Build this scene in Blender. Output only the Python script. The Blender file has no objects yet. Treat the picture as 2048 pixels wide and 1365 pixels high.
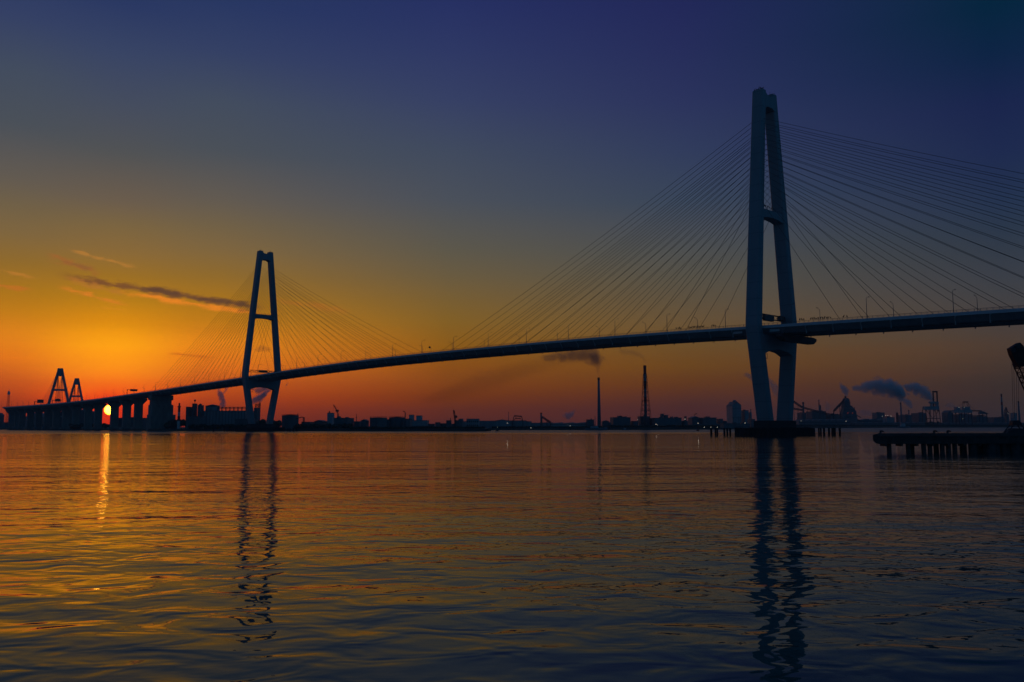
import bpy, math, random
from mathutils import Vector, Matrix
random.seed(7)
R = math.radians
S = bpy.context.scene
COL = S.collection

# ---------------------------------------------------------------- camera
FPX, CAMH, PITCH, ROLL = 1700.0, 5.6, math.atan(169.4 / 1700.0), -0.0019
cam = bpy.data.objects.new('camera', bpy.data.cameras.new('camera'))
COL.objects.link(cam)
cam.data.sensor_width = 36.0
cam.data.lens = 36.0 * FPX / 2048.0
cam.data.clip_start = 0.5
cam.data.clip_end = 60000
cam.matrix_world = (Matrix.Translation((0, 0, CAMH)) @ Matrix.Rotation(math.pi / 2 + PITCH, 4, 'X')
                    @ Matrix.Rotation(ROLL, 4, 'Z'))
S.camera = cam
CP, SP = math.cos(PITCH), math.sin(PITCH)


def ray(px, py):
    a = (px - 1024) / FPX
    b = (682.5 - py) / FPX
    x = a * math.cos(ROLL) - b * math.sin(ROLL)
    y = a * math.sin(ROLL) + b * math.cos(ROLL)
    return Vector((x, CP - y * SP, SP + y * CP))


def un(px, py, Y):
    """point of the place seen at photo position px,py at the distance Y (used to measure real sizes)"""
    d = ray(px, py)
    return Vector((0, 0, CAMH)) + d * (Y / d.y)


def srgb(r, g, b):
    def f(c):
        c = c / 255.0
        return c / 12.92 if c <= 0.04045 else ((c + 0.055) / 1.055) ** 2.4
    return (f(r), f(g), f(b), 1.0)


def azel(px, py):
    d = ray(px, py)
    return math.degrees(math.atan2(d.x, d.y)), math.degrees(math.atan2(d.z, math.hypot(d.x, d.y)))


SUN_AZ, SUN_EL = azel(219.5, 820)

# ---------------------------------------------------------------- world: dusk sky
W = bpy.data.worlds.new("World")
S.world = W
W.use_nodes = True
nt = W.node_tree
nt.nodes.clear()


def N(tree, t, **kw):
    n = tree.nodes.new(t)
    for k, v in kw.items():
        setattr(n, k, v)
    return n


def M(tree, op, a, b=None, c=None, clamp=False):
    n = tree.nodes.new('ShaderNodeMath')
    n.operation = op
    n.use_clamp = clamp
    for i, v in enumerate((a, b, c)):
        if v is None:
            continue
        if isinstance(v, (int, float)):
            n.inputs[i].default_value = v
        else:
            tree.links.new(v, n.inputs[i])
    return n.outputs[0]


def MR(tree, v, a, b, c=0.0, d=1.0, smooth=False):
    n = tree.nodes.new('ShaderNodeMapRange')
    n.interpolation_type = 'SMOOTHSTEP' if smooth else 'LINEAR'
    tree.links.new(v, n.inputs[0])
    for i, q in enumerate((a, b, c, d)):
        n.inputs[i + 1].default_value = q
    return n.outputs[0]


def MIX(tree, fac, a, b, mode='MIX'):
    n = tree.nodes.new('ShaderNodeMix')
    n.data_type = 'RGBA'
    n.blend_type = mode
    n.clamp_factor = True
    for sock, v in ((n.inputs[0], fac), (n.inputs[6], a), (n.inputs[7], b)):
        if isinstance(v, (int, float)):
            sock.default_value = v
        elif isinstance(v, tuple):
            sock.default_value = v
        else:
            tree.links.new(v, sock)
    return n.outputs[2]


tc = N(nt, 'ShaderNodeTexCoord')
nrm = N(nt, 'ShaderNodeVectorMath', operation='NORMALIZE')
nt.links.new(tc.outputs['Generated'], nrm.inputs[0])
sep = N(nt, 'ShaderNodeSeparateXYZ')
nt.links.new(nrm.outputs[0], sep.inputs[0])
AZ = M(nt, 'MULTIPLY', M(nt, 'ARCTAN2', sep.outputs[0], sep.outputs[1]), 180 / math.pi)
EL = M(nt, 'MULTIPLY', M(nt, 'ARCSINE', sep.outputs[2]), 180 / math.pi)
d0 = M(nt, 'ABSOLUTE', M(nt, 'SUBTRACT', AZ, SUN_AZ))
DAZ = M(nt, 'MINIMUM', d0, M(nt, 'SUBTRACT', 360.0, d0))

# measured sky colours (display values) at nine heights for seven directions away from the sun
SKY = [
    (215, [(0, 42, 56, 98), (100, 56, 68, 100), (200, 68, 76, 94), (300, 80, 82, 84), (400, 106, 92, 76), (450, 122, 100, 64),
           (500, 136, 104, 56), (550, 154, 110, 36), (600, 182, 124, 24), (640, 218, 138, 12), (690, 255, 162, 0), (735, 255, 146, 0),
           (770, 255, 112, 0), (795, 242, 80, 0), (820, 205, 58, 8), (850, 170, 38, 12)]),
    (430, [(0, 40, 55, 98), (100, 52, 64, 100), (200, 66, 76, 94), (300, 74, 80, 88), (400, 98, 90, 80), (450, 112, 96, 70),
           (500, 126, 101, 62), (550, 142, 105, 44), (600, 166, 114, 28), (640, 190, 122, 24), (690, 226, 130, 26), (735, 222, 112, 26),
           (770, 196, 84, 24), (795, 170, 64, 24), (820, 140, 50, 28), (850, 110, 38, 30)]),
    (900, [(0, 38, 48, 98), (100, 46, 56, 100), (200, 54, 64, 100), (300, 64, 74, 94), (400, 74, 80, 90), (450, 84, 84, 82),
           (500, 92, 87, 74), (550, 104, 90, 64), (600, 118, 93, 50), (640, 128, 95, 38), (690, 136, 90, 24), (735, 134, 76, 10),
           (770, 124, 64, 10), (795, 110, 52, 20), (820, 92, 44, 34), (850, 74, 38, 38)]),
    (1400, [(0, 34, 40, 88), (100, 38, 45, 90), (200, 43, 51, 92), (300, 49, 60, 92), (400, 57, 69, 88), (450, 68, 74, 84),
            (500, 76, 78, 78), (550, 84, 80, 70), (600, 92, 80, 62), (640, 100, 80, 54), (690, 104, 76, 40), (735, 104, 68, 28),
            (770, 92, 54, 28), (795, 78, 46, 38), (820, 66, 40, 42), (850, 56, 38, 44)]),
    (2040, [(0, 6, 37, 62), (100, 14, 36, 68), (200, 26, 37, 76), (300, 30, 42, 78), (400, 36, 50, 76), (450, 42, 54, 72),
            (500, 50, 58, 70), (550, 58, 62, 70), (600, 64, 64, 66), (640, 68, 62, 60), (690, 74, 60, 50), (735, 66, 52, 44),
            (770, 56, 46, 42), (795, 54, 44, 42), (820, 50, 42, 44), (850, 44, 40, 46)]),
]


def ramp_from(samples, azpx):
    n = N(nt, 'ShaderNodeValToRGB')
    cr = n.color_ramp
    cr.interpolation = 'B_SPLINE' if False else 'LINEAR'
    pts = []
    for (y, r, g, b) in samples:
        e = max(0.0, azel(azpx, y)[1])
        path = min(3500.0, 210.0 / max(0.01, math.sin(R(e))))      # what the air in front takes away
        k = math.exp(0.00009 * path)
        pts.append((e / 90.0, tuple(max(0.0, c * k - a_ * (1 - 1 / k)) for c, a_ in zip(srgb(r, g, b)[:3], (0.012, 0.022, 0.040))) + (1.0,)))
    pts.sort(key=lambda q: q[0])
    top = pts[-1][1]
    pts.append((min(1.0, pts[-1][0] + 14 / 90), srgb(26, 48, 82)))
    pts.append((1.0, srgb(16, 46, 76)))
    cr.elements[0].position = pts[0][0]
    cr.elements[0].color = pts[0][1]
    cr.elements[1].position = pts[-1][0]
    cr.elements[1].color = pts[-1][1]
    for p, c in pts[1:-1]:
        e = cr.elements.new(p)
        e.color = c
    nt.links.new(M(nt, 'DIVIDE', EL, 90.0), n.inputs[0])
    return n.outputs[0]


cols = [ramp_from(s, x) for x, s in SKY]
keys = [0.0, 6.0, 21.0, 37.0, 55.5]
sky = cols[0]
for i in range(1, 5):
    sky = MIX(nt, MR(nt, DAZ, keys[i - 1], keys[i], smooth=(i == 1)), sky, cols[i])
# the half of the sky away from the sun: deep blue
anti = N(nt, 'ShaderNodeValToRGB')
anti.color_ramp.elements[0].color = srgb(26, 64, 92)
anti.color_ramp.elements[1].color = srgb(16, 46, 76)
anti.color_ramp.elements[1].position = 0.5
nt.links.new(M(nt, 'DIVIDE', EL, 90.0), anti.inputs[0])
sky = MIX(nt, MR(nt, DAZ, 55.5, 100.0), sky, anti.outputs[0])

# thin clouds high above the sun (all in sky directions, degrees)
cvec = N(nt, 'ShaderNodeCombineXYZ')
nt.links.new(AZ, cvec.inputs[0])
nt.links.new(EL, cvec.inputs[1])


def skynoise(scale, sx, sy, detail=5, off=0.0):
    mp = N(nt, 'ShaderNodeMapping')
    mp.inputs['Scale'].default_value = (sx, sy, 1)
    mp.inputs['Location'].default_value = (off, off * 0.7, off)
    mp.inputs['Rotation'].default_value = (0, 0, R(10))
    nt.links.new(cvec.outputs[0], mp.inputs[0])
    n = N(nt, 'ShaderNodeTexNoise')
    n.inputs['Scale'].default_value = scale
    n.inputs['Detail'].default_value = detail
    n.inputs['Roughness'].default_value = 0.6
    nt.links.new(mp.outputs[0], n.inputs[0])
    return n.outputs[0]


def cloud(sky, a, b, hw, col, amount, wob=0.35, off=0.0, rag=1.0, sx=0.55, sy=2.6):
    """a wisp from photo direction a to b, half width hw degrees"""
    (a0, e0), (a1, e1) = azel(*a), azel(*b)
    u = MR(nt, AZ, a0, a1)
    ns = skynoise(1.15, sx, sy, 8, off)
    nl = skynoise(0.35, 0.9, 0.9, 3, off + 9)
    ctr = MR(nt, AZ, a0, a1, e0, e1)
    v = M(nt, 'SUBTRACT', EL, ctr)
    v = M(nt, 'ADD', v, M(nt, 'MULTIPLY', M(nt, 'SUBTRACT', nl, 0.5), wob * 4))
    v = M(nt, 'DIVIDE', M(nt, 'ABSOLUTE', v), hw)
    body = M(nt, 'SUBTRACT', 1.0, v)
    body = M(nt, 'ADD', body, M(nt, 'MULTIPLY', M(nt, 'SUBTRACT', ns, 0.53), 6.5 * rag))
    m = MR(nt, body, 0.0, 1.1, smooth=True)
    soft = 0.10 * abs(a1 - a0) + 0.4
    m = M(nt, 'MULTIPLY', m, MR(nt, AZ, a0 - soft * 0.3, a0 + soft, smooth=True))
    m = M(nt, 'MULTIPLY', m, MR(nt, AZ, a1 - soft, a1 + soft * 0.3, 1.0, 0.0, smooth=True))
    m = M(nt, 'MULTIPLY', m, MR(nt, v, 1.3, 2.2, 1.0, 0.0, smooth=True))
    return MIX(nt, M(nt, 'MULTIPLY', m, amount), sky, col)


sky = cloud(sky, (236, 583), (520, 628), 0.30, srgb(244, 138, 34), 0.9, 0.10, 3.0, 0.42, 0.8, 2.2)
sky = cloud(sky, (120, 551), (530, 617), 0.36, srgb(126, 80, 42), 0.95, 0.10, 3.0, 0.50, 0.8, 2.4)
sky = cloud(sky, (255, 572), (520, 615), 0.30, srgb(98, 66, 46), 0.9, 0.10, 3.0, 0.48, 0.9, 2.6)
sky = cloud(sky, (118, 573), (262, 612), 0.24, srgb(232, 130, 38), 0.7, 0.10, 17.0, 0.55, 1.0, 2.6)
sky = cloud(sky, (128, 556), (250, 590), 0.30, srgb(190, 120, 44), 0.6, 0.10, 19.0, 0.65, 1.0, 2.6)
sky = cloud(sky, (135, 500), (275, 538), 0.17, srgb(196, 130, 54), 0.6, 0.10, 31.0, 0.62, 1.0, 2.8)
sky = cloud(sky, (95, 508), (200, 548), 0.34, srgb(170, 98, 46), 0.7, 0.12, 41.0, 0.65, 1.0, 2.4)
sky = cloud(sky, (120, 520), (190, 540), 0.20, srgb(140, 92, 50), 0.6, 0.12, 43.0, 0.65, 1.0, 2.4)
sky = cloud(sky, (-60, 562), (70, 580), 0.18, srgb(206, 112, 36), 0.6, 0.10, 51.0, 0.6, 0.9, 2.6)
sky = cloud(sky, (0, 540), (70, 556), 0.16, srgb(206, 130, 50), 0.5, 0.08, 61.0, 0.6, 0.9, 2.6)
sky = cloud(sky, (535, 602), (700, 620), 0.34, srgb(190, 110, 36), 0.5, 0.10, 71.0, 0.5, 0.7, 2.4)
sky = cloud(sky, (200, 616), (262, 622), 0.10, srgb(232, 146, 40), 0.7, 0.05, 83.0, 0.5)
sky = cloud(sky, (330, 706), (430, 716), 0.16, srgb(214, 88, 20), 0.6, 0.05, 81.0, 0.4)
# broad faint streaks of thin haze low in the sky
streak = skynoise(0.6, 0.10, 1.6, 4, 5.0)
sky = MIX(nt, M(nt, 'MULTIPLY', MR(nt, streak, 0.42, 0.62), MR(nt, EL, 1.0, 9.0, 0.10, 0.0)), sky, srgb(120, 50, 20))

# the disc of the sun and its aureole
sd = N(nt, 'ShaderNodeVectorMath', operation='DOT_PRODUCT')
a_, e_ = R(SUN_AZ), R(SUN_EL)
SUNV = Vector((math.sin(a_) * math.cos(e_), math.cos(a_) * math.cos(e_), math.sin(e_)))
sd.inputs[1].default_value = SUNV
nt.links.new(nrm.outputs[0], sd.inputs[0])
ang = M(nt, 'MULTIPLY', M(nt, 'ARCCOSINE', M(nt, 'MINIMUM', sd.outputs['Value'], 1.0)), 180 / math.pi)
glow = M(nt, 'POWER', MR(nt, ang, 0.30, 2.3, 1.0, 0.0), 2.6)
sky = MIX(nt, M(nt, 'MULTIPLY', glow, 0.95), sky, (1.0, 0.03, 0.0, 1))
disc = MR(nt, ang, 0.345, 0.315)
core = MIX(nt, MR(nt, ang, 0.20, 0.335, smooth=True), (14.0, 7.6, 0.50, 1), (2.6, 0.2, 0.0, 1))
sky = MIX(nt, disc, sky, core)

# physical dusk sky, kept faint at this exposure
nish = N(nt, 'ShaderNodeTexSky')
nish.sky_type = 'NISHITA'
nish.sun_disc = False
nish.sun_elevation = R(SUN_EL)
nish.sun_rotation = R(SUN_AZ)
bg1 = N(nt, 'ShaderNodeBackground')
bg2 = N(nt, 'ShaderNodeBackground')
bg2.inputs[1].default_value = 0.0004
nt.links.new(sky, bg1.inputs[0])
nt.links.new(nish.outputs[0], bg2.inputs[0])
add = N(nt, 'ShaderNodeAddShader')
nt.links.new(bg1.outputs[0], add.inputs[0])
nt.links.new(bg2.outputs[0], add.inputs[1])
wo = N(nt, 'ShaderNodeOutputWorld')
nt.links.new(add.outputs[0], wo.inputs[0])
W.cycles.sampling_method = 'MANUAL'
W.cycles.sample_map_resolution = 1024

# ---------------------------------------------------------------- sun
sun = bpy.data.objects.new('sun', bpy.data.lights.new('sun', 'SUN'))
COL.objects.link(sun)
sun.data.energy = 0.0002
sun.data.angle = R(0.53)
sun.data.color = (1.0, 0.34, 0.05)
sun.rotation_euler = SUNV.to_track_quat('Z', 'Y').to_euler()

S.view_settings.view_transform = 'Standard'
S.view_settings.look = 'None'
S.view_settings.exposure = 0.0
S.view_settings.gamma = 1.0
S.view_settings.use_curve_mapping = False
S.cycles.volume_bounces = 4
S.render.resolution_x, S.render.resolution_y = 1024, 682


# ---------------------------------------------------------------- helpers
def tag(o, label=None, cat=None, group=None, kind=None):
    if label:
        o['label'] = label
    if cat:
        o['category'] = cat
    if group:
        o['group'] = group
    if kind:
        o['kind'] = kind
    return o


def empty(name, loc=(0, 0, 0), rz=0.0, label=None, cat=None, group=None):
    o = bpy.data.objects.new(name, None)
    COL.objects.link(o)
    o.location = loc
    o.rotation_euler = (0, 0, rz)
    return tag(o, label, cat, group)


class MB:
    def __init__(self):
        self.v = []
        self.f = []

    def poly(self, verts, faces):
        k = len(self.v)
        self.v += [tuple(p) for p in verts]
        self.f += [tuple(i + k for i in f) for f in faces]
        return self

    def box(self, c, s, rz=0.0):
        cx, cy, cz = c
        sx, sy, sz = s[0] / 2, s[1] / 2, s[2] / 2
        co, si = math.cos(rz), math.sin(rz)
        vs = []
        for dz in (-sz, sz):
            for dx, dy in ((-sx, -sy), (sx, -sy), (sx, sy), (-sx, sy)):
                vs.append((cx + dx * co - dy * si, cy + dx * si + dy * co, cz + dz))
        return self.poly(vs, [(3, 2, 1, 0), (4, 5, 6, 7), (0, 1, 5, 4), (1, 2, 6, 5), (2, 3, 7, 6), (3, 0, 4, 7)])

    def bbox(self, x0, x1, y0, y1, z0, z1):
        return self.box(((x0 + x1) / 2, (y0 + y1) / 2, (z0 + z1) / 2), (abs(x1 - x0), abs(y1 - y0), abs(z1 - z0)))

    def loft(self, rings, cap=True):
        n = len(rings[0])
        k = len(self.v)
        for r in rings:
            self.v += [tuple(p) for p in r]
        for i in range(len(rings) - 1):
            for j in range(n):
                a = k + i * n + j
                b = k + i * n + (j + 1) % n
                self.f.append((a, b, b + n, a + n))
        if cap:
            self.f.append(tuple(k + j for j in reversed(range(n))))
            self.f.append(tuple(k + (len(rings) - 1) * n + j for j in range(n)))
        return self

    def tube(self, pts, r, n=6):
        pts = [Vector(p) for p in pts]
        rs = r if isinstance(r, (list, tuple)) else [r] * len(pts)
        rings = []
        for i, p in enumerate(pts):
            t = (pts[min(i + 1, len(pts) - 1)] - pts[max(i - 1, 0)]).normalized()
            up = Vector((0, 0, 1)) if abs(t.z) < 0.95 else Vector((0, 1, 0))
            a = t.cross(up).normalized()
            b = t.cross(a).normalized()
            rings.append([p + (a * math.cos(2 * math.pi * j / n) + b * math.sin(2 * math.pi * j / n)) * rs[i] for j in range(n)])
        return self.loft(rings)

    def cyl(self, x, y, z0, z1, r0, r1=None, n=16):
        r1 = r0 if r1 is None else r1
        return self.lathe(x, y, [(z0, r0), (z1, r1)], n)

    def lathe(self, x, y, prof, n=16):
        rings = [[(x + r * math.cos(2 * math.pi * j / n), y + r * math.sin(2 * math.pi * j / n), z) for j in range(n)] for z, r in prof]
        return self.loft(rings)

    def prism(self, outline, fa, fb):
        """outline list of 2d points, fa/fb map (p,q)->3d for both ends"""
        return self.loft([[fa(*q) for q in outline], [fb(*q) for q in outline]])

    def blob(self, c, r, seed=0, sub=1, sq=(1, 1, 1)):
        rnd = random.Random(seed)
        n, m = 8, 5
        rings = []
        for i in range(m + 1):
            th = math.pi * (0.04 + 0.92 * i / m)
            rings.append([(c[0] + r * sq[0] * math.sin(th) * math.cos(2 * math.pi * j / n) * rnd.uniform(.75, 1.2),
                           c[1] + r * sq[1] * math.sin(th) * math.sin(2 * math.pi * j / n) * rnd.uniform(.75, 1.2),
                           c[2] + r * sq[2] * math.cos(th) * rnd.uniform(.85, 1.1)) for j in range(n)])
        return self.loft(rings)

    def build(self, name, mat, parent=None, smooth=False, bevel=0.0):
        me = bpy.data.meshes.new(name)
        off = Vector((0, 0, 0))
        me.from_pydata(self.v, [], self.f)
        me.update()
        import bmesh
        b = bmesh.new()
        b.from_mesh(me)
        bmesh.ops.recalc_face_normals(b, faces=b.faces)
        b.to_mesh(me)
        b.free()
        if mat:
            me.materials.append(mat)
        if smooth:
            for p in me.polygons:
                p.use_smooth = True
        o = bpy.data.objects.new(name, me)
        COL.objects.link(o)
        if parent:
            o.parent = parent
        if bevel:
            m = o.modifiers.new('bevel', 'BEVEL')
            m.width = bevel
            m.segments = 2
            m.limit_method = 'ANGLE'
        return o


def copy_tree(o, parent=None):
    c = o.copy()
    COL.objects.link(c)
    c.parent = parent
    for ch in list(o.children):
        copy_tree(ch, c)
    return c


def material(name, col, rough=0.7, var=0.25, scale=0.3, metal=0.0, stretch=(1, 1, 1), bump=0.0, emit=None, seams=None, spec=0.4):
    m = bpy.data.materials.new(name)
    m.use_nodes = True
    t = m.node_tree
    b = t.nodes['Principled BSDF']
    b.inputs['Roughness'].default_value = rough
    b.inputs['Metallic'].default_value = metal
    b.inputs['Specular IOR Level'].default_value = spec
    tcn = N(t, 'ShaderNodeTexCoord')
    mp = N(t, 'ShaderNodeMapping')
    mp.inputs['Scale'].default_value = stretch
    t.links.new(tcn.outputs['Object'], mp.inputs[0])
    n = N(t, 'ShaderNodeTexNoise')
    n.inputs['Scale'].default_value = scale
    n.inputs['Detail'].default_value = 6
    n.inputs['Roughness'].default_value = 0.65
    t.links.new(mp.outputs[0], n.inputs[0])
    f = MR(t, n.outputs[0], 0.3, 0.7)
    lo = tuple(c * (1 - var) for c in col) + (1,)
    hi = tuple(min(1, c * (1 + var)) for c in col) + (1,)
    c = MIX(t, f, lo, hi)
    if seams:
        sp = N(t, 'ShaderNodeSeparateXYZ')
        t.links.new(tcn.outputs['Object'], sp.inputs[0])
        fr = M(t, 'FRACT', M(t, 'DIVIDE', sp.outputs[2], seams))
        line = M(t, 'LESS_THAN', fr, 0.035)
        c = MIX(t, M(t, 'MULTIPLY', line, 0.5), c, tuple(q * 0.4 for q in col) + (1,))
    t.links.new(c, b.inputs['Base Color'])
    if bump:
        bm = N(t, 'ShaderNodeBump')
        bm.inputs['Strength'].default_value = bump
        bm.inputs['Distance'].default_value = 0.1
        t.links.new(n.outputs[0], bm.inputs['Height'])
        t.links.new(bm.outputs[0], b.inputs['Normal'])
    if emit:
        b.inputs['Emission Color'].default_value = emit[0]
        b.inputs['Emission Strength'].default_value = emit[1]
    return m


MAT = dict(
    tower=material('painted_steel_tower', (0.24, 0.33, 0.38), 0.55, 0.10, 0.12, seams=9.0, stretch=(1, 1, .25)),
    deck=material('painted_deck_girder', (0.34, 0.38, 0.42), 0.6, 0.18, 0.2, stretch=(1, 1, .3)),
    fascia=material('deck_edge_paint', (0.62, 0.66, 0.70), 0.6, 0.12, 0.3),
    under=material('girder_underside', (0.16, 0.16, 0.17), 0.75, 0.2, 0.15),
    asphalt=material('asphalt', (0.05, 0.05, 0.05), 0.9, 0.2, 0.5),
    cable=material('cable_sheath', (0.08, 0.08, 0.085), 0.6, 0.1, 1.0),
    steel=material('galvanised_steel', (0.20, 0.21, 0.22), 0.5, 0.2, 1.5, metal=0.3),
    dark=material('dark_steel', (0.05, 0.05, 0.055), 0.6, 0.25, 1.0),
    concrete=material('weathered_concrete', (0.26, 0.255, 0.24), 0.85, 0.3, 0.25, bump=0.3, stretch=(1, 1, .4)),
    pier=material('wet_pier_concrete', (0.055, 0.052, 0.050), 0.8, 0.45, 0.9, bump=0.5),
    fender=material('tarred_fender', (0.025, 0.024, 0.024), 0.85, 0.4, 0.8),
    bird=material('dark_feathers', (0.02, 0.02, 0.022), 0.7, 0.2, 8),
    green=material('tree_foliage', (0.04, 0.055, 0.03), 0.9, 0.5, 0.4),
    land=material('quay_ground', (0.10, 0.095, 0.085), 0.95, 0.4, 0.03),
    quay=material('quay_wall', (0.09, 0.088, 0.085), 0.9, 0.35, 0.1),
    wall_a=material('grey_cladding', (0.34, 0.37, 0.39), 0.7, 0.18, 0.15, stretch=(1, 1, .2)),
    wall_b=material('dark_cladding', (0.16, 0.175, 0.19), 0.75, 0.25, 0.15, stretch=(1, 1, .2)),
    wall_c=material('pale_cladding', (0.45, 0.47, 0.50), 0.7, 0.12, 0.12, stretch=(1, 1, .2)),
    roof=material('sheet_roof', (0.16, 0.165, 0.18), 0.6, 0.2, 0.2),
    red=material('red_paint', (0.30, 0.03, 0.02), 0.6, 0.2, 0.5),
    white=material('white_paint', (0.70, 0.70, 0.70), 0.6, 0.1, 0.5),
    rust=material('dark_red_crane_paint', (0.06, 0.014, 0.014), 0.6, 0.35, 1.2),
    stack=material('chimney_concrete', (0.20, 0.23, 0.27), 0.8, 0.15, 0.08, stretch=(1, 1, .2)),
    signback=material('sign_back', (0.12, 0.12, 0.12), 0.6, 0.2, 0.8),
    glass=material('dark_window', (0.03, 0.035, 0.045), 0.6, 0.2, 0.5, spec=0.15),
    lampw=material('white_lamp', (0.8, 0.8, 0.8), 0.5, 0.0, 1, emit=((1.0, 0.88, 0.68, 1), 1.5)),
    lampr=material('red_lamp', (0.5, 0.05, 0.02), 0.5, 0.0, 1, emit=((1.0, 0.10, 0.03, 1), 0.6)),
)

# ---------------------------------------------------------------- water
wm = bpy.data.materials.new('harbour_water')
wm.use_nodes = True
t = wm.node_tree
b = t.nodes['Principled BSDF']
b.inputs['Base Color'].default_value = (0.025, 0.085, 0.080, 1)
b.inputs['Roughness'].default_value = 0.02
b.inputs['IOR'].default_value = 1.333
b.inputs['Specular Tint'].default_value = (1.0, 0.97, 0.78, 1)
tcn = N(t, 'ShaderNodeTexCoord')
sepw = N(t, 'ShaderNodeSeparateXYZ')
t.links.new(tcn.outputs['Object'], sepw.inputs[0])


def wnoise(scale, sx, sy, rot, detail, rough=0.5, dist=0.0, off=0.0):
    mp = N(t, 'ShaderNodeMapping')
    mp.inputs['Rotation'].default_value = (0, 0, R(rot))
    mp.inputs['Scale'].default_value = (sx, sy, 1)
    mp.inputs['Location'].default_value = (off, off * .37, 0)
    t.links.new(tcn.outputs['Object'], mp.inputs[0])
    n = N(t, 'ShaderNodeTexNoise')
    n.inputs['Scale'].default_value = scale
    n.inputs['Detail'].default_value = detail
    n.inputs['Roughness'].default_value = rough
    n.inputs['Distortion'].default_value = dist
    t.links.new(mp.outputs[0], n.inputs[0])
    return n.outputs[0]


swell = wnoise(0.16, 0.42, 1.0, -14, 1.0, 0.4, 0.3)
waves = wnoise(0.62, 0.70, 1.0, -6, 2.0, 0.45, 0.5, 31)
rip = wnoise(2.4, 0.6, 1.0, 5, 2.0, 0.5, 0.3, 77)
swell2 = wnoise(0.035, 0.22, 1.0, 4, 1.0, 0.5, 0.4, 53)
patch = wnoise(0.040, 0.22, 1.0, -6, 3.0, 0.6, 0.6, 11)
patch2 = wnoise(0.009, 0.30, 1.0, 3, 3.0, 0.6, 0.6, 91)
pm = MR(t, M(t, 'ADD', M(t, 'MULTIPLY', patch, 0.5), M(t, 'MULTIPLY', patch2, 0.5)), 0.46, 0.56, 0.26, 1.0, smooth=True)
near = MR(t, sepw.outputs[1], 25.0, 80.0, 0.18, 1.0, smooth=True)
farb = MR(t, M(t, 'ADD', sepw.outputs[1], MR(t, patch, 0.3, 0.7, -90, 90)), 520.0, 640.0, 1.0, 1.0, smooth=True)
swell3 = wnoise(0.013, 0.16, 1.0, 2, 2.0, 0.55, 0.4, 171)
h = M(t, 'ADD', M(t, 'MULTIPLY', swell, 0.20), M(t, 'ADD', M(t, 'MULTIPLY', swell2, 0.26), M(t, 'MULTIPLY', swell3, 0.70)))
h = M(t, 'ADD', h, M(t, 'MULTIPLY', waves, 0.092))
fine = wnoise(1.35, 0.62, 1.0, 9, 2.0, 0.5, 0.4, 123)
h = M(t, 'ADD', h, M(t, 'MULTIPLY', M(t, 'MULTIPLY', fine, 0.024), near))
h = M(t, 'ADD', h, M(t, 'MULTIPLY', M(t, 'MULTIPLY', rip, 0.048), M(t, 'MULTIPLY', pm, near)))
far_r = MR(t, M(t, 'ADD', sepw.outputs[1], MR(t, patch2, 0.3, 0.7, -70, 70)), 600.0, 720.0, 0.015, 0.32, smooth=True)
t.links.new(far_r, b.inputs['Roughness'])
bm = N(t, 'ShaderNodeBump')
bm.inputs['Strength'].default_value = 1.0
bm.inputs['Distance'].default_value = 1.0
t.links.new(h, bm.inputs['Height'])
t.links.new(bm.outputs[0], b.inputs['Normal'])
w = MB().poly([(-3400, -400, 0), (3400, -400, 0), (3400, 3400, 0), (-3400, 3400, 0)], [(0, 1, 2, 3)]).build('water', wm)
tag(w, kind='structure')

# ---------------------------------------------------------------- land
def land(pts, back, name):
    front = [un(px, 850, Y) for px, Y in pts]
    n = len(front)
    top = [(p.x, p.y, 2.6) for p in front]
    bot = [(p.x, p.y, -2) for p in front]
    bk = [(p[0], p[1], 2.6) for p in back]
    bkb = [(p[0], p[1], -2) for p in back]
    allt, allb = top + bk, bot + bkb
    k = len(allt)
    mb = MB()
    mb.poly(allt + allb, [tuple(range(k))] + [(i, (i + 1) % k, (i + 1) % k + k, i + k) for i in range(k)])
    o = mb.build(name, MAT['land'])
    return tag(o, kind='structure')


land([(-300, 2300), (0, 1740), (100, 1540), (220, 1220), (300, 1075), (345, 1040), (400, 1010), (470, 975), (600, 950), (700, 905), (960, 845), (973, 845), (973, 900)],
     [(-28, 1010), (-60, 1250), (-300, 3300), (-3300, 3300)], 'quay_ground')
land([(905, 1105), (1100, 1085), (1300, 1080), (1440, 1160), (1500, 1320), (1600, 1580), (1800, 1780), (2300, 1850)],
     [(3300, 3300), (-280, 3300)], 'quay_ground')

# ---------------------------------------------------------------- the bridge
P1 = Vector((141.36, 459.0, 0))
DV = Vector((math.cos(2.3238), math.sin(2.3238), 0))
NV = Vector((DV.y, -DV.x, 0))
ROT = math.atan2(DV.y, DV.x)
SPAN = 590.0
ZT = [(-420, 45.8), (-300, 49.6), (-126, 54.6), (0, 58.0), (70, 59.8), (153, 61.1), (257, 61.8), (330, 61.8), (396, 61.3), (518, 58.9), (606, 56.3),
      (707, 53.6), (764, 52.1), (837, 50.1), (925, 48.1), (1006, 46.2), (1092, 44.5), (1294, 42.4), (1640, 42.3), (1800, 42.3)]


def zdeck(s):
    for i in range(len(ZT) - 1):
        if s <= ZT[i + 1][0] or i == len(ZT) - 2:
            break
    def g(k):
        k = max(0, min(len(ZT) - 1, k))
        return ZT[k]
    (x0, y0), (x1, y1), (x2, y2), (x3, y3) = g(i - 1), g(i), g(i + 1), g(i + 2)
    m1 = (y2 - y0) / max(1e-6, x2 - x0)
    m2 = (y3 - y1) / max(1e-6, x3 - x1)
    hh = x2 - x1
    q = (s - x1) / hh
    return ((2 * q**3 - 3 * q**2 + 1) * y1 + (q**3 - 2 * q**2 + q) * hh * m1 + (-2 * q**3 + 3 * q**2) * y2 + (q**3 - q**2) * hh * m2)


def pt(s, o, z):
    return P1 + DV * s + NV * o + Vector((0, 0, z))


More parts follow.
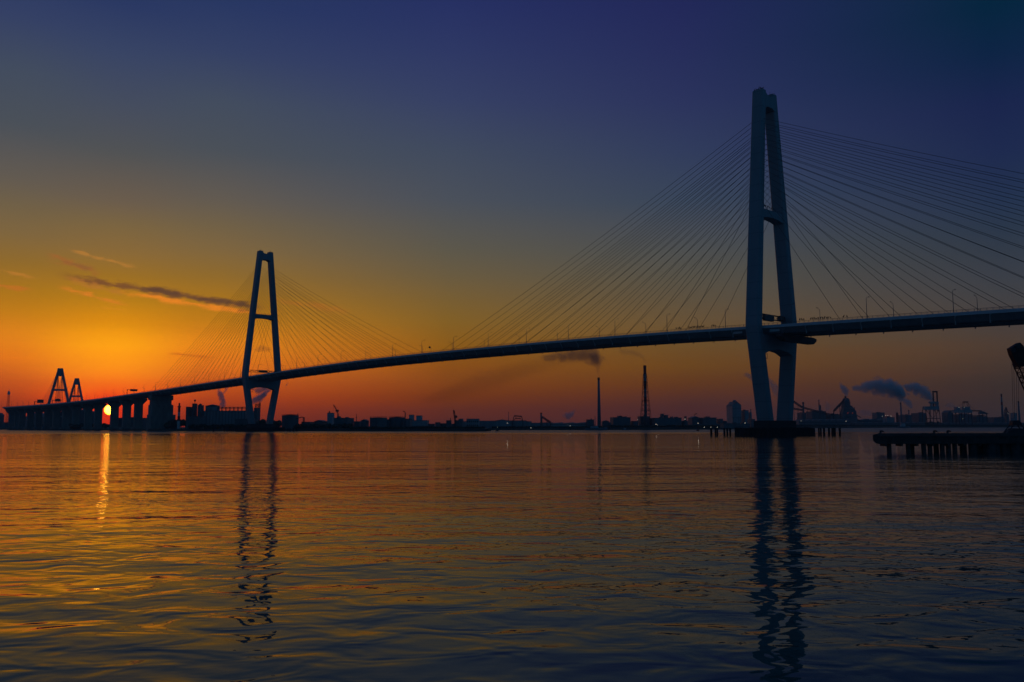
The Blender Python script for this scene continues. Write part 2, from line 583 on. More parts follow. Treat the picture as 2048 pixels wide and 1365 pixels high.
def dpt(s, o, dz=0.0):
    return pt(s, o, zdeck(s) + dz)


def sweep(mb, s0, s1, step, prof, pf=dpt):
    n = max(1, int(round((s1 - s0) / step)))
    mb.loft([[pf(s0 + (s1 - s0) * i / n, o, dz) for o, dz in prof] for i in range(n + 1)])
    return mb


def leg_ring(z, c, w, l, sgn, s):
    ch = 0.55
    pts = [(-l / 2 + ch, -w / 2), (l / 2 - ch, -w / 2), (l / 2, -w / 2 + ch), (l / 2, w / 2 - ch), (l / 2 - ch, w / 2), (-l / 2 + ch, w / 2),
           (-l / 2, w / 2 - ch), (-l / 2, -w / 2 + ch)]
    return [pt(s + a, sgn * c + o, z) for a, o in pts]


def legc(z):
    if z >= 58:
        return 18.6 + (5.6 - 18.6) * (z - 58) / 132
    return 9.9 + (18.6 - 9.9) * (z - 8) / 50


bridge = empty('cable_stayed_bridge', (0, 0, 0), 0, 'large pale cable-stayed bridge with two tall A-shaped towers crossing the harbour', 'bridge')


def make_tower(s):
    mb = MB()
    for sg in (-1, 1):
        mb.loft([leg_ring(7.6, 9.85, 4.6, 8.0, sg, s), leg_ring(55.5, 18.25, 4.5, 7.9, sg, s), leg_ring(58, 18.5, 4.5, 7.9, sg, s),
                 leg_ring(60.5, 18.4, 4.5, 7.9, sg, s), leg_ring(190, 5.6, 4.4, 6.4, sg, s)])
    # portal head with the dished top
    top = [(-5.2, 189.6), (-4, 188.6), (-2.5, 187.7), (0, 187.3), (2.5, 187.7), (4, 188.6), (5.2, 189.6), (4.6, 179.8), (2.5, 181.0), (-2.5, 181.0), (-4.6, 179.8)]
    mb.prism(top, lambda o, z: pt(s - 3.3, o, z), lambda o, z: pt(s + 3.3, o, z))
    tw = mb.build('tower', MAT['tower'], bridge)
    cb = MB()
    x = 12.6
    cb.prism([(-x + .6, 122.4), (x - .6, 122.4), (x - .1, 116.9), (6, 118.2), (0, 118.6), (-6, 118.2), (-x + .1, 116.9)],
             lambda o, z: pt(s - 2.8, o, z), lambda o, z: pt(s + 2.8, o, z))
    cb.build('crossbeam', MAT['tower'], tw)
    cb = MB()
    x = 17.0
    cb.prism([(-x - .4, 53.4), (x + .4, 53.4), (x - .6, 42.6), (9, 45.2), (0, 46.2), (-9, 45.2), (-x + .6, 42.6)],
             lambda o, z: pt(s - 3.9, o, z), lambda o, z: pt(s + 3.9, o, z))
    cb.build('crossbeam', MAT['tower'], tw)
    # guard rail on beam and head
    rl = MB()
    for a in (-2.6, 2.6):
        rl.tube([pt(s + a, -11.5, 123.5), pt(s + a, 11.5, 123.5)], 0.06, 4)
        for k in range(12):
            o = -11.5 + 23 * k / 11
            rl.tube([pt(s + a, o, 122.3), pt(s + a, o, 123.5)], 0.06, 4)
    rl.build('guard_rail', MAT['dark'], tw)
    rl = MB()
    for sg in (-1, 1):
        rl.tube([pt(s - 3, sg * 5.8, 191.1), pt(s + 3, sg * 5.8, 191.1)], 0.06, 4)
        for a in (-3, -1, 1, 3):
            rl.tube([pt(s + a, sg * 5.8, 189.8), pt(s + a, sg * 5.8, 191.1)], 0.06, 4)
        rl.tube([pt(s, sg * 5.8, 189.8), pt(s, sg * 5.8, 192.6)], 0.08, 4)
        rl.build('guard_rail', MAT['dark'], tw)
        rl = MB()
    # hanging service platform below the deck
    pf = MB()
    for zz in (41.0, 43.2):
        pf.tube([pt(s + 3, -15.5, zz), pt(s + 3, -11.0, zz), pt(s - 3, -11.0, zz), pt(s - 3, -15.5, zz)], 0.12, 4)
    for a in (-3, 3):
        for o in (-15.4, -13.2, -11.0):
            pf.tube([pt(s + a, o, 41.0), pt(s + a, o, 43.6)], 0.1, 4)
    pf.box(pt(s, -13.2, 40.9), (6.2, 4.8, 0.15), ROT)
    pf.build('service_platform', MAT['dark'], tw)
    # pile cap
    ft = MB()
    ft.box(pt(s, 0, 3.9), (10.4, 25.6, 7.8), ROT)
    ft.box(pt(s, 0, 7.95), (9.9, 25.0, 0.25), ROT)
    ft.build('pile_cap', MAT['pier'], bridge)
    # stays
    offs = [46.0]
    for k in range(16):
        offs.append(offs[-1] + (14.7 if k < 10 else 13.2))
    for side in (-1, 1):
        for sg in (-1, 1):
            for k, L in enumerate(offs):
                za = 127.5 + (173.5 - 127.5) * k / 16.0
                a = pt(s + side * 2.2, sg * legc(za), za)
                e = dpt(s + side * L, sg * 14.9, -0.3)
                sag = 2.4 * (L / 265.0) ** 2
                m = 8
                pts = [a.lerp(e, q / m) - Vector((0, 0, 4 * sag * (q / m) * (1 - q / m))) for q in range(m + 1)]
                MB().tube(pts, 0.105, 5).build('stay_cable', MAT['cable'], tw, smooth=True)
    return tw


make_tower(0.0)
make_tower(SPAN)

dk = sweep(MB(), -298, SPAN + 297, 10, [(-15.4, -1.25), (-11.6, -4.1), (11.6, -4.1), (15.4, -1.25), (15.4, -0.25), (-15.4, -0.25)]).build('deck_girder', MAT['deck'], bridge)
for sg in (-1, 1):
    o0, o1 = sorted((sg * 15.42, sg * 15.85))
    sweep(MB(), -298, SPAN + 297, 10, [(o0, -1.35), (o1, -1.35), (o1, 0.15), (o0, 0.15)]).build('edge_beam', MAT['fascia'], bridge)
    r = MB()
    sweep(r, -298, SPAN + 297, 10, [(sg * 15.6 - .07, 1.12), (sg * 15.6 + .07, 1.12), (sg * 15.6 + .07, 1.26), (sg * 15.6 - .07, 1.26)])
    sweep(r, -298, SPAN + 297, 10, [(sg * 15.6 - .04, .62), (sg * 15.6 + .04, .62), (sg * 15.6 + .04, .70), (sg * 15.6 - .04, .70)])
    s = -297
    while s < SPAN + 297:
        r.box(dpt(s, sg * 15.6, 0.63), (0.14, 0.14, 0.97), ROT)
        s += 2.5
    r.build('railing', MAT['steel'], bridge)
    # drain pipes curving in under the deck and hangers of the inspection rail
    s = -285
    while s < SPAN + 285:
        if min(abs(s), abs(s - SPAN)) > 14:
            MB().tube([dpt(s, sg * 15.5, -1.4), dpt(s + .6, sg * 14.7, -2.1), dpt(s + 1.0, sg * 13.3, -3.0), dpt(s + 1.2, sg * 12.5, -4.0), dpt(s + 1.3, sg * 12.3, -5.0)],
                      [0.34, 0.34, 0.3, 0.3, 0.3], 6).build('drain_pipe', MAT['fascia'], bridge)
        s += 14.3
sweep(MB(), -298, SPAN + 297, 10, [(-14.9, -0.24), (14.9, -0.24), (14.9, -0.12), (-14.9, -0.12)]).build('road_surface', MAT['asphalt'], bridge)
# inspection rails below the girder
ir = MB()
for o in (-9.5, 9.5):
    sweep(ir, -290, SPAN + 290, 20, [(o - .12, -4.55), (o + .12, -4.55), (o + .12, -4.3), (o - .12, -4.3)])
    s = -290
    while s < SPAN + 290:
        ir.box(dpt(s, o, -4.2), (0.2, 0.2, 0.3), ROT)
        s += 7
ir.build('inspection_rail', MAT['under'], bridge)
# end piers of the cable-stayed spans
for s in (-275.0, 864.0):
    pm_ = MB()
    zt = zdeck(s) - 4.3
    pm_.box(pt(s, 0, zt / 2 - 1), (11, 24, zt + 2), ROT)
    pm_.box(pt(s, 0, zt - 3.2), (12.5, 27.5, 6.2), ROT)
    pm_.box(pt(s, 0.5, 16.0), (13.0, 27.0, 34), ROT)
    pm_.box(pt(s, 1.5, 9.5), (14.5, 31.0, 22), ROT)
    pm_.build('end_pier', MAT['concrete'], bridge, bevel=0.25)
# small white plates on the girder beside the near tower
for s in (12.5, -9.5):
    MB().box(dpt(s, -14.2, -2.45), (5.6, 0.2, 1.7), ROT).build('panel', MAT['fascia'], bridge)

# inspection car hanging under the girder beside the near tower
g = empty('inspection_car', pt(-14, 0, 51.0), ROT, 'dark inspection gantry car slung under the deck beside the near tower', 'gantry')
q = MB()
q.prism([(-17.5, 1.2), (-14, -1.0), (15.5, -1.0), (18.6, 0.8), (18.6, 2.0), (15, 2.6), (-17.5, 2.4)], lambda o, z: (-1.8, -o, z - 0.9), lambda o, z: (1.8, -o, z - 0.9))
q.build('gantry_frame', MAT['dark'], g)
q = MB()
for o in (-16, -12, 12, 16):
    q.box((0, o, 2.2), (0.3, 0.3, 1.6))
q.build('hanger', MAT['dark'], g)

# pile fenders round both tower bases
for s, lab in ((0.0, 'broad black pile fender platform round the foot of the near tower'), (SPAN, 'low dark fender platform round the foot of the distant tower')):
    f = empty('pile_fender', pt(s, 0, 0), ROT, lab, 'fender', 'fenders round the tower bases')
    q = MB()
    hx, hy = 10.5, 21.5
    cols_ = []
    for k in range(27):
        cols_ += [(-hx, -hy + 2 * hy * k / 26), (hx, -hy + 2 * hy * k / 26)]
    for k in range(1, 13):
        cols_ += [(-hx + 2 * hx * k / 13, -hy), (-hx + 2 * hx * k / 13, hy)]
    rn = random.Random(3)
    for x, y in cols_:
        q.cyl(x, y, -3, 4.1 + rn.uniform(-.25, .3), 0.93, n=8)
    q.build('pile_wall', MAT['fender'], f)
    q = MB()
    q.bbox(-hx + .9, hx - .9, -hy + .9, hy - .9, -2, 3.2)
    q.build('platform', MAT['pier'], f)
    q = MB()
    for y in (-hy, hy):
        q.tube([(-hx, y, 5.0), (hx, y, 5.0)], 0.05, 4)
    for x in (-hx, hx):
        q.tube([(x, -hy, 5.0), (x, hy, 5.0)], 0.05, 4)
        for k in range(15):
            q.tube([(x, -hy + 2 * hy * k / 14, 4), (x, -hy + 2 * hy * k / 14, 5.0)], 0.05, 4)
    q.build('guard_rail', MAT['dark'], f)


def mooring_pile(px, Y, r, ztop, label, group):
    p = un(px, 860, Y)
    o = MB().lathe(0, 0, [(-3, r), (ztop - .3, r), (ztop - .28, r * 1.12), (ztop, r * 1.12), (ztop + .05, r * .5)], 12).build('mooring_pile', MAT['fender'])
    o.location = (p.x, p.y, 0)
    tag(o, label, 'pile', group)
    return o


ordn = ['first', 'second', 'third', 'fourth', 'fifth', 'sixth', 'seventh', 'eighth']
for i, (px, wd) in enumerate([(1422.3, 4.6), (1430.8, 3.6), (1434.6, 3.6), (1448.6, 4.2), (1454.4, 3.8), (1460.3, 4.0)]):
    mooring_pile(px, 458, wd / 2 / 1740 * 458, 4.0, 'dark steel pile left of the near tower base, %s counting from the left end' % ordn[i], 'free piles beside the near tower base')
for i, (px, wd) in enumerate([(1637.6, 3.4), (1641.6, 3.4), (1648.0, 4.4), (1657.8, 4.2), (1664.8, 4.6), (1669.2, 4.4), (1679.4, 4.6)]):
    mooring_pile(px, 459, wd / 2 / 1740 * 459, 4.1, 'dark steel pile right of the near tower base, %s counting from the tower' % ordn[i], 'free piles beside the near tower base')
for i, px in enumerate([427, 449, 454.5, 459, 463, 467, 471.5]):
    mooring_pile(px, 880, 0.8, 3.2, 'small dark pile left of the distant tower base, %s from the left' % ordn[i], 'free piles beside the distant tower base')
for i, px in enumerate([575.5, 579.5, 587, 593]):
    mooring_pile(px, 880, 0.9, 3.2, 'small dark pile right of the distant tower base, %s from the tower' % ordn[i], 'free piles beside the distant tower base')

# ---------------------------------------------------------------- approach viaduct
via = empty('approach_viaduct', (0, 0, 0), 0, 'long concrete approach viaduct on broad piers left of the cable-stayed bridge', 'viaduct')
V0, V1 = SPAN + 299, 1612.0
sweep(MB(), V0, V1, 15, [(-14.5, -1.3), (-9.5, -4.6), (9.5, -4.6), (14.5, -1.3), (14.5, -0.3), (-14.5, -0.3)]).build('box_girder', MAT['deck'], via)
sweep(MB(), V0, V1, 15, [(-14.2, -.28), (14.2, -.28), (14.2, -.16), (-14.2, -.16)]).build('road_surface', MAT['asphalt'], via)
for sg in (-1, 1):
    o0, o1 = sorted((sg * 14.52, sg * 14.95))
    sweep(MB(), V0, V1, 15, [(o0, -1.5), (o1, -1.5), (o1, 0.5), (o0, 0.5)]).build('parapet', MAT['fascia'], via)
    r = MB()
    sweep(r, V0, V1, 15, [(sg * 14.7 - .06, 1.15), (sg * 14.7 + .06, 1.15), (sg * 14.7 + .06, 1.27), (sg * 14.7 - .06, 1.27)])
    s = V0 + 1
    while s < V1:
        r.box(dpt(s, sg * 14.7, 0.83), (0.12, 0.12, 0.7), ROT)
        s += 3
    r.build('railing', MAT['steel'], via)
s_list = [941, 985, 1034, 1104, 1150, 1210, 1262, 1314, 1366, 1420, 1474, 1528, 1560, 1604]
for s in s_list:
    q = MB()
    zt = zdeck(s) - 4.75
    q.box(pt(s, 0, (zt - 5) / 2 - 1), (5.0, 10.2, zt - 3), ROT)
    q.prism([(-5.1, zt - 8), (5.1, zt - 8), (10.5, zt - 2.2), (10.5, zt), (-10.5, zt), (-10.5, zt - 2.2)], lambda o, z: pt(s - 2.45, o, z), lambda o, z: pt(s + 2.45, o, z))
    q.box(pt(s, 0, 3.2), (9, 16, 3), ROT)
    q.build('pier', MAT['concrete'], via)

# ---------------------------------------------------------------- second bridge far to the left
nb = empty('cable_stayed_bridge', (0, 0, 0), 0, 'small distant cable-stayed bridge with two slim dark A-shaped towers near the setting sun', 'bridge')
Q1, Q2 = Vector((-905.9, 1702.1, 0)), Vector((-1054.2, 2058.2, 0))
dv2 = (Q2 - Q1).normalized()
nv2 = Vector((dv2.y, -dv2.x, 0))
A0 = pt(1190, 10, 0)


def bez(u):
    c1 = A0 + DV * 230
    c2 = Q1 - dv2 * 260
    return A0 * (1 - u)**3 + c1 * 3 * u * (1 - u)**2 + c2 * 3 * u * u * (1 - u) + Q1 * u**3


path = [bez(i / 30) for i in range(30)] + [Q1 + dv2 * (20 * i) for i in range(0, 40)]


def path_sweep(mb, prof, zf):
    rings = []
    for i, p in enumerate(path):
        d = (path[min(i + 1, len(path) - 1)] - path[max(i - 1, 0)]).normalized()
        nn = Vector((d.y, -d.x, 0))
        rings.append([p + nn * o + Vector((0, 0, zf(i) + z)) for o, z in prof])
    return mb.loft(rings)


zf2 = lambda i: 42.4 - 1.2 * min(1, i / 30)
path_sweep(MB(), [(-14, -1), (-9, -3.6), (9, -3.6), (14, -1), (14, 0), (-14, 0)], zf2).build('deck_girder', MAT['deck'], nb)
rl = MB()
for sg in (-1, 1):
    path_sweep(rl, [(sg * 13.8 - .15, .02), (sg * 13.8 + .15, .02), (sg * 13.8 + .15, 1.3), (sg * 13.8 - .15, 1.3)], zf2)
rl.build('railing', MAT['fascia'], nb)
for i in (5, 10, 15, 20, 25):
    p = path[i]
    MB().box((p.x, p.y, 18), (5, 11, 41), ROT).build('pier', MAT['concrete'], nb)
rz2 = math.atan2(dv2.y, dv2.x)
for Q in (Q1, Q2):
    mb = MB()
    for sg in (-1, 1):
        rings = []
        for z, c, w_, l_ in ((0, 14.5, 5, 6), (37, 20.6, 4.6, 5.5), (118, 3.0, 4.6, 5.2), (122, 2.6, 4.2, 5.0)):
            rings.append([Q + dv2 * a + nv2 * (sg * c + o) + Vector((0, 0, z)) for a, o in ((-l_ / 2, -w_ / 2), (l_ / 2, -w_ / 2), (l_ / 2, w_ / 2), (-l_ / 2, w_ / 2))])
        mb.loft(rings)
    mb.prism([(-2.6, 121.8), (2.6, 121.8), (6.0, 106), (-6.0, 106)], lambda o, z: Q + dv2 * -2.2 + nv2 * o + Vector((0, 0, z)), lambda o, z: Q + dv2 * 2.2 + nv2 * o + Vector((0, 0, z)))
    tw = mb.build('tower', MAT['deck'], nb)
    MB().prism([(-10.6, 80.5), (10.6, 80.5), (11.5, 76.5), (-11.5, 76.5)], lambda o, z: Q + dv2 * -1.8 + nv2 * o + Vector((0, 0, z)), lambda o, z: Q + dv2 * 1.8 + nv2 * o + Vector((0, 0, z))).build('crossbeam', MAT['deck'], tw)
    for side in (-1, 1):
        for sg in (-1, 1):
            for k in range(12):
                L = 30 + 14.5 * k
                za = 96 + 1.8 * k
                MB().tube([Q + nv2 * sg * 4 + Vector((0, 0, za)), Q + dv2 * side * L + nv2 * sg * 12 + Vector((0, 0, 41.5))], 0.14, 4).build('stay_cable', MAT['cable'], tw)

# ---------------------------------------------------------------- sign gantries on the decks
def sign_gantry(s, half, z0, label, truss=2.6, boards=()):
    g = empty('sign_gantry', dpt(s, 0, 0), ROT, label, 'gantry', 'gantries over the roadway')
    q = MB()
    for o in (-half, half):
        for a in (-.6, .6):
            q.tube([(a, o, 0), (a, o, z0 + truss)], 0.22, 6)
    q.build('post', MAT['dark'], g)
    q = MB()
    for a in (-.6, .6):
        for z in (z0, z0 + truss):
            q.tube([(a, -half, z), (a, half, z)], 0.2, 5)
        n = int(half * 2 / 2.5)
        for k in range(n):
            o0 = -half + 2 * half * k / n
            o1 = -half + 2 * half * (k + 1) / n
            q.tube([(a, o0, z0 if k % 2 else z0 + truss), (a, o1, z0 + truss if k % 2 else z0)], 0.12, 4)
    q.bbox(-.55, .55, -half, half, z0 - .08, z0 + .02)
    q.build('truss', MAT['dark'], g)
    for (o, w_, zz, h_) in boards:
        MB().bbox(-.9, .9, o - w_ / 2, o + w_ / 2, zz, zz + h_).build('sign_board', MAT['signback'], g)
    return g


sign_gantry(1.5, 15.6, 5.0, 'dark truss gantry over the roadway between the legs of the near tower', 2.4, [(1.0, 9.0, 4.0, 3.4), (12, 4, 5.2, 2.0), (-12.0, 4, 5.4, 2.4)])
sign_gantry(SPAN + 1.5, 15.6, 5.0, 'slim dark truss gantry between the legs of the distant tower', 2.0, [(-2, 9, 5.0, 2.4)])


def sign_post(s, off, dirn, label, w_=7.5, h_=4.0, hh=6.2):
    g = empty('road_sign', dpt(s, off, 0), ROT, label, 'road sign', 'overhead road signs on the viaduct')
    q = MB()
    q.tube([(0, 0, -.4), (0, 0, hh + 2.5)], 0.45, 6)
    q.tube([(0, 0, hh + 1.6), (0, dirn * 14, hh + 1.6)], 0.25, 5)
    q.tube([(0, 0, hh + 2.6), (0, dirn * 14, hh + 2.6)], 0.2, 5)
    q.build('post', MAT['dark'], g)
    MB().bbox(-.35, .35, dirn * 4, dirn * (4 + w_), hh, hh + h_).build('sign_board', MAT['signback'], g)


sign_post(945, -14.3, -1, 'cantilever road sign on the viaduct between sun and distant tower', 9.0, 3.0, 5.0)
sign_post(1395, -13.9, -1, 'dark square sign on the viaduct in front of the far left tower', 10, 6.0, 4.0)
sign_post(1290, -13.9, -1, 'dark sign on the viaduct in front of the second far tower', 8, 4.5, 4.0)

# ---------------------------------------------------------------- street lamps
def lamp_proto(sgn, label, group):
    g = empty('street_lamp', (0, 0, 0), ROT, label, 'street lamp', group)
    MB().tube([(0, 0, -0.3), (0, 0, 2), (0, 0, 9.8)], [0.20, 0.17, 0.12], 6).build('pole', MAT['steel'], g)
    # local +y points to NV's opposite side (rotation by ROT): arm reaches over the road
    MB().tube([(0, 0, 9.75), (0, sgn * 0.5, 10.3), (0, sgn * 2.6, 10.9)], [0.11, 0.09, 0.08], 5).build('arm', MAT['steel'], g)
    h_ = MB().lathe(0, 0, [(-.16, .12), (-.10, .32), (.05, .36), (.15, .2)], 8)
    h_.v = [(x, sgn * 3.0 + y * 1.7, 10.93 + z) for x, y, z in h_.v]
    h_.build('lamp_head', MAT['dark'], g)
    return g


# local y axis = -NV
LN = lamp_proto(-1, 'tall street lamp on the near edge of the bridge deck with its arm over the road', 'street lamps along the near deck edge')
LF = lamp_proto(1, 'tall street lamp on the far edge of the bridge deck with its arm over the road', 'street lamps along the far deck edge')
first = {LN: True, LF: True}
LABN = {}
k = 0
s = 19.3 - 39.2 * 6
lamps = []
while s < 1630:
    if not (abs(s) < 6 or abs(s - SPAN) < 6):
        hw = 15.3 if s < V0 else 14.1
        for pr, sg in ((LN, -1), (LF, 1)):
            o = pr if first[pr] else copy_tree(pr)
            first[pr] = False
            o.location = dpt(s, sg * hw, 0)
            side = 'near' if sg < 0 else 'far'
            lamps.append((o, s, side))
    s += 39.2
where = [(-300, -10, 'right of the near tower'), (-10, 297, 'between the near tower and mid span'), (297, 590, 'between mid span and the distant tower'),
         (590, 885, 'left of the distant tower'), (885, 1110, 'on the viaduct above the setting sun'), (1110, 2000, 'on the viaduct left of the sun')]
import collections
cnt = collections.Counter()
cnt_words = ['first', 'second', 'third', 'fourth', 'fifth', 'sixth', 'seventh', 'eighth', 'ninth', 'tenth', 'eleventh', 'twelfth', 'thirteenth', 'fourteenth', 'fifteenth']
for o, s, side in lamps:
    for a, b_, wname in where:
        if a <= s < b_:
            i = cnt[(wname, side)]
            cnt[(wname, side)] += 1
            o['label'] = '%s street lamp %s, %s edge' % (cnt_words[min(i, 14)], wname, side)
            o['group'] = 'street lamps along the %s edge of the road' % side

# short camera mast near mid span
cm = empty('camera_mast', dpt(322, 15.6, 0), ROT, 'thin mast with a round traffic camera on the deck near mid span', 'camera mast')
MB().tube([(0, 0, -.3), (0, 0, 8.6)], [0.16, 0.12], 6).build('pole', MAT['steel'], cm)
MB().blob((0.3, 1.2, 8.8), 0.9, 4).build('camera_housing', MAT['dark'], cm)

# ---------------------------------------------------------------- birds resting on the bridge
def bird_mesh():
    q = MB()
    q.loft([[(x + 0, r * math.cos(2 * math.pi * j / 8) * 1.0, z + r * math.sin(2 * math.pi * j / 8) * hgt) for j in range(8)]
            for x, z, r, hgt in ((-.62, .18, .03, 1), (-.42, .26, .10, .6), (-.22, .34, .19, 1), (0, .46, .24, 1.1), (.16, .60, .19, 1.1), (.22, .76, .10, 1.1),
                                 (.26, .86, .13, 1.0), (.36, .88, .09, .9), (.52, .86, .02, 1))])
    for sg in (-1, 1):
        q.tube([(0, sg * .08, .3), (.02, sg * .08, 0)], 0.025, 4)
    return q


bird0 = None
rb = random.Random(11)


def bird(p, rz, label, group):
    global bird0
    if bird0 is None:
        bird0 = bird_mesh().build('perched_bird', MAT['bird'], smooth=True)
        o = bird0
    else:
        o = bird0.copy()
        COL.objects.link(o)
    o.location = p
    o.rotation_euler = (0, 0, rz)
    sc = rb.uniform(1.15, 1.45)
    o.scale = (sc, sc, sc)
    tag(o, label, 'bird', group)


def s_of(px, off):
    u = (px - 1024) / FPX * 0.9975
    return (P1.x + NV.x * off - (P1.y + NV.y * off) * u) / (-DV.x + DV.y * u)


for lo, hi, n, lab, grp in ((1605.5, 1613.5, 3, 'dark bird in the trio on the railing just right of the near tower', 'trio of birds right of the tower'),
                            (1628, 1667, 11, 'dark bird in the long row on the railing right of the near tower', 'long row of birds right of the tower'),
                            (1694, 1701, 2, 'dark bird of the pair further along the railing right of the near tower', 'pair of birds far right of the tower'),
                            (1381, 1411, 11, 'dark bird in the long row on the railing left of the near tower', 'long row of birds left of the tower'),
                            (1356, 1363, 3, 'dark bird in the small cluster at the left end of the deck row', 'small cluster of birds on the deck'),
                            (1427, 1434, 3, 'dark bird in the trio closest to the left side of the near tower', 'trio of birds left of the tower')):
    for k in range(n):
        px = lo + (hi - lo) * k / max(1, n - 1) + rb.uniform(-.5, .5)
        s = s_of(px, -15.6)
        bird(dpt(s, -15.6, 1.27), rb.choice((0.7, 2.4, -2.2)) + rb.uniform(-.5, .5), lab, grp)
for k, (a, o) in enumerate([(3.1, -5.9), (1.9, -7.2), (0.6, -7.4), (-.7, -7.2), (-2.0, -7.4), (-3.0, -6.8)]):
    bird(pt(a, o, 190.0), rb.uniform(0, 6), 'dark bird standing on the top of the near tower', 'birds on the tower top')
for k, o in enumerate([-10.5, -8.6, -7, -5.1, -3.4, -1]):
    bird(pt(-2.6, o, 123.56), rb.uniform(0, 6), 'dark bird perched on the middle crossbeam of the near tower', 'birds on the crossbeam')

# ---------------------------------------------------------------- quayside pier on the right
pier = empty('concrete_pier', (0, 0, 0), 0, 'dark concrete jetty on stout piles reaching in from the right', 'pier')
PY = 174.0
x0 = un(1745.5, 870, PY).x
x1 = 175.0
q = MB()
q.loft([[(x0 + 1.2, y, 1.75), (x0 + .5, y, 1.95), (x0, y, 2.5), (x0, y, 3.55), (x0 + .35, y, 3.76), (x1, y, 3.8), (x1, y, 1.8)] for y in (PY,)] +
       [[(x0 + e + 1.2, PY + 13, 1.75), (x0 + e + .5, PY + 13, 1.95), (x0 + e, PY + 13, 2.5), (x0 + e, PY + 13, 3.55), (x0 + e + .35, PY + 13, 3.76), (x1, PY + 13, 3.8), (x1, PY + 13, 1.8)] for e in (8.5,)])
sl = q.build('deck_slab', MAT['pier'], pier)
q = MB()
rn = random.Random(5)
x = x0 + 1.0
while x < x1 - 1:
    wd = rn.uniform(0.8, 2.0)
    q.bbox(x, x + wd - .05, PY - .22 - rn.uniform(0, .04), PY - .003, 3.3 + rn.uniform(-.03, .02), 3.93 + rn.uniform(-.012, .012))
    x += wd
q.build('kerb', MAT['quay'], pier)
q = MB()
x = x0 + 2.4
while x < 96:
    q.bbox(x, x + .5, PY + .1, PY + 2.4, 1.3, 1.78)
    x += 3.2
q.build('crossbeam', MAT['pier'], pier)
q = MB()
q.bbox(96.4, x1, PY + 1.2, PY + 3.2, -2, 1.72)
for xx in (94.9, 99.2):
    pass
wallp = q.build('sheet_pile_wall', MAT['pier'], pier)
PXS = [(1777.8, 9, .3), (1816, 9, .3), (1823, 10, 2.5), (1847, 9, .3), (1859.5, 8.5, .5), (1872, 10, 2.4), (1884, 9, .3), (1896.5, 9.5, .5), (1909, 9, .3), (1926, 13, 2.4),
       (1945, 16, .5), (1957, 13, 2.4), (1980, 20, .4), (1995, 14, 2.4), (2006, 8, .4), (2030, 20, .5), (2045, 14, 2.4), (1990, 16, .5), (2055, 14, .5)]
for px, wpx, dy in PXS:
    p = un(px, 890, PY + dy + .6)
    r_ = wpx / 2 / FPX * PY
    MB().cyl(p.x, PY + dy + .6, -3, 1.76, r_ * .96, r_, n=14).build('pile', MAT['pier'], pier, smooth=True)


def bollard(px, yy, label):
    p = un(px, 866, yy)
    o = MB()
    o.lathe(0, 0, [(0, .34), (.06, .34), (.08, .2), (.38, .18), (.46, .22)], 12)
    o.tube([(-.12, 0, .40), (.05, 0, .56), (.35, 0, .60), (.62, 0, .50), (.70, 0, .42)], [.17, .20, .17, .13, .08], 8)
    b_ = o.build('bollard', MAT['dark'], smooth=True)
    b_.location = (p.x, yy, 3.77)
    tag(b_, label, 'bollard', 'mooring bollards on the jetty')


bollard(1761, PY + 1.0, 'black horn bollard at the left tip of the concrete jetty')
bollard(1868, PY + 3.0, 'larger looking black horn bollard, middle of the three on the jetty')
bollard(1895, PY + 1.0, 'black horn bollard on the jetty, nearest the crane')

# crane at the right edge
crane = empty('crawler_crane', (0, 0, 0), 0, 'dark red lattice-boom crane whose boom leans in at the right edge', 'crane')
CY = PY + 7.0
hd = un(2029, 703, CY)
ft_ = Vector((hd.x + 6.4, CY, 5.6))
axis = (ft_ - hd).normalized()
px_ = Vector((axis.z, 0, -axis.x))
if px_.x < 0:
    px_ = -px_
q = MB()
def bo(t_, a, y):
    L = (ft_ - hd).length
    half = 1.05 if t_ < 0.86 else 1.05 * (1 - t_) / 0.14 + .25
    return hd + axis * (L * t_) + px_ * (a * half) + Vector((0, y * .85, 0))
for a in (-1, 1):
    for y in (-1, 1):
        q.tube([bo(0.14, a, y), bo(0.86, a, y), bo(1.0, a, y)], 0.13, 6)
n = 11
for i in range(n):
    t0, t1 = .14 + .72 * i / n, .14 + .72 * (i + 1) / n
    for y in (-1, 1):
        q.tube([bo(t0, -1 if i % 2 else 1, y), bo(t1, 1 if i % 2 else -1, y)], 0.07, 4)
        q.tube([bo(t0, -1, y), bo(t0, 1, y)], 0.06, 4)
    for a in (-1, 1):
        q.tube([bo(t0, a, -1 if i % 2 else 1), bo(t1, a, 1 if i % 2 else -1)], 0.07, 4)
        q.tube([bo(t0, a, -1), bo(t0, a, 1)], 0.06, 4)
q.build('boom', MAT['rust'], crane)
q = MB()
q.prism([(-0.9, -1.0), (1.5, -1.35), (1.9, -.4), (1.6, 1.0), (1.25, 3.4), (.2, 3.6), (-1.05, 3.2), (-1.15, .4)],
        lambda a, l: hd + px_ * a + axis * l + Vector((0, -.75, 0)), lambda a, l: hd + px_ * a + axis * l + Vector((0, .75, 0)))
q.build('boom_head', MAT['rust'], crane)
for (a, l) in ((-.6, -.5), (.7, -.9)):
    c = hd + px_ * a + axis * l
    q = MB()
    q.loft([[(c.x + .55 * math.cos(2 * math.pi * j / 14), c.y + y, c.z + .55 * math.sin(2 * math.pi * j / 14)) for j in range(14)] for y in (-.95, -.80)])
    q.build('sheave', MAT['dark'], crane)
q = MB()
for (pxa, ya, pxb, yb) in ((2023.5, 725, 2026.3, 838), (2027.5, 730, 2029.5, 838), (2033.0, 742, 2034.0, 836), (2037.5, 752, 2037.5, 836)):
    q.tube([un(pxa, ya, CY), un(pxb, yb, CY)], 0.035, 4)
q.build('hoist_rope', MAT['dark'], crane)
q = MB()
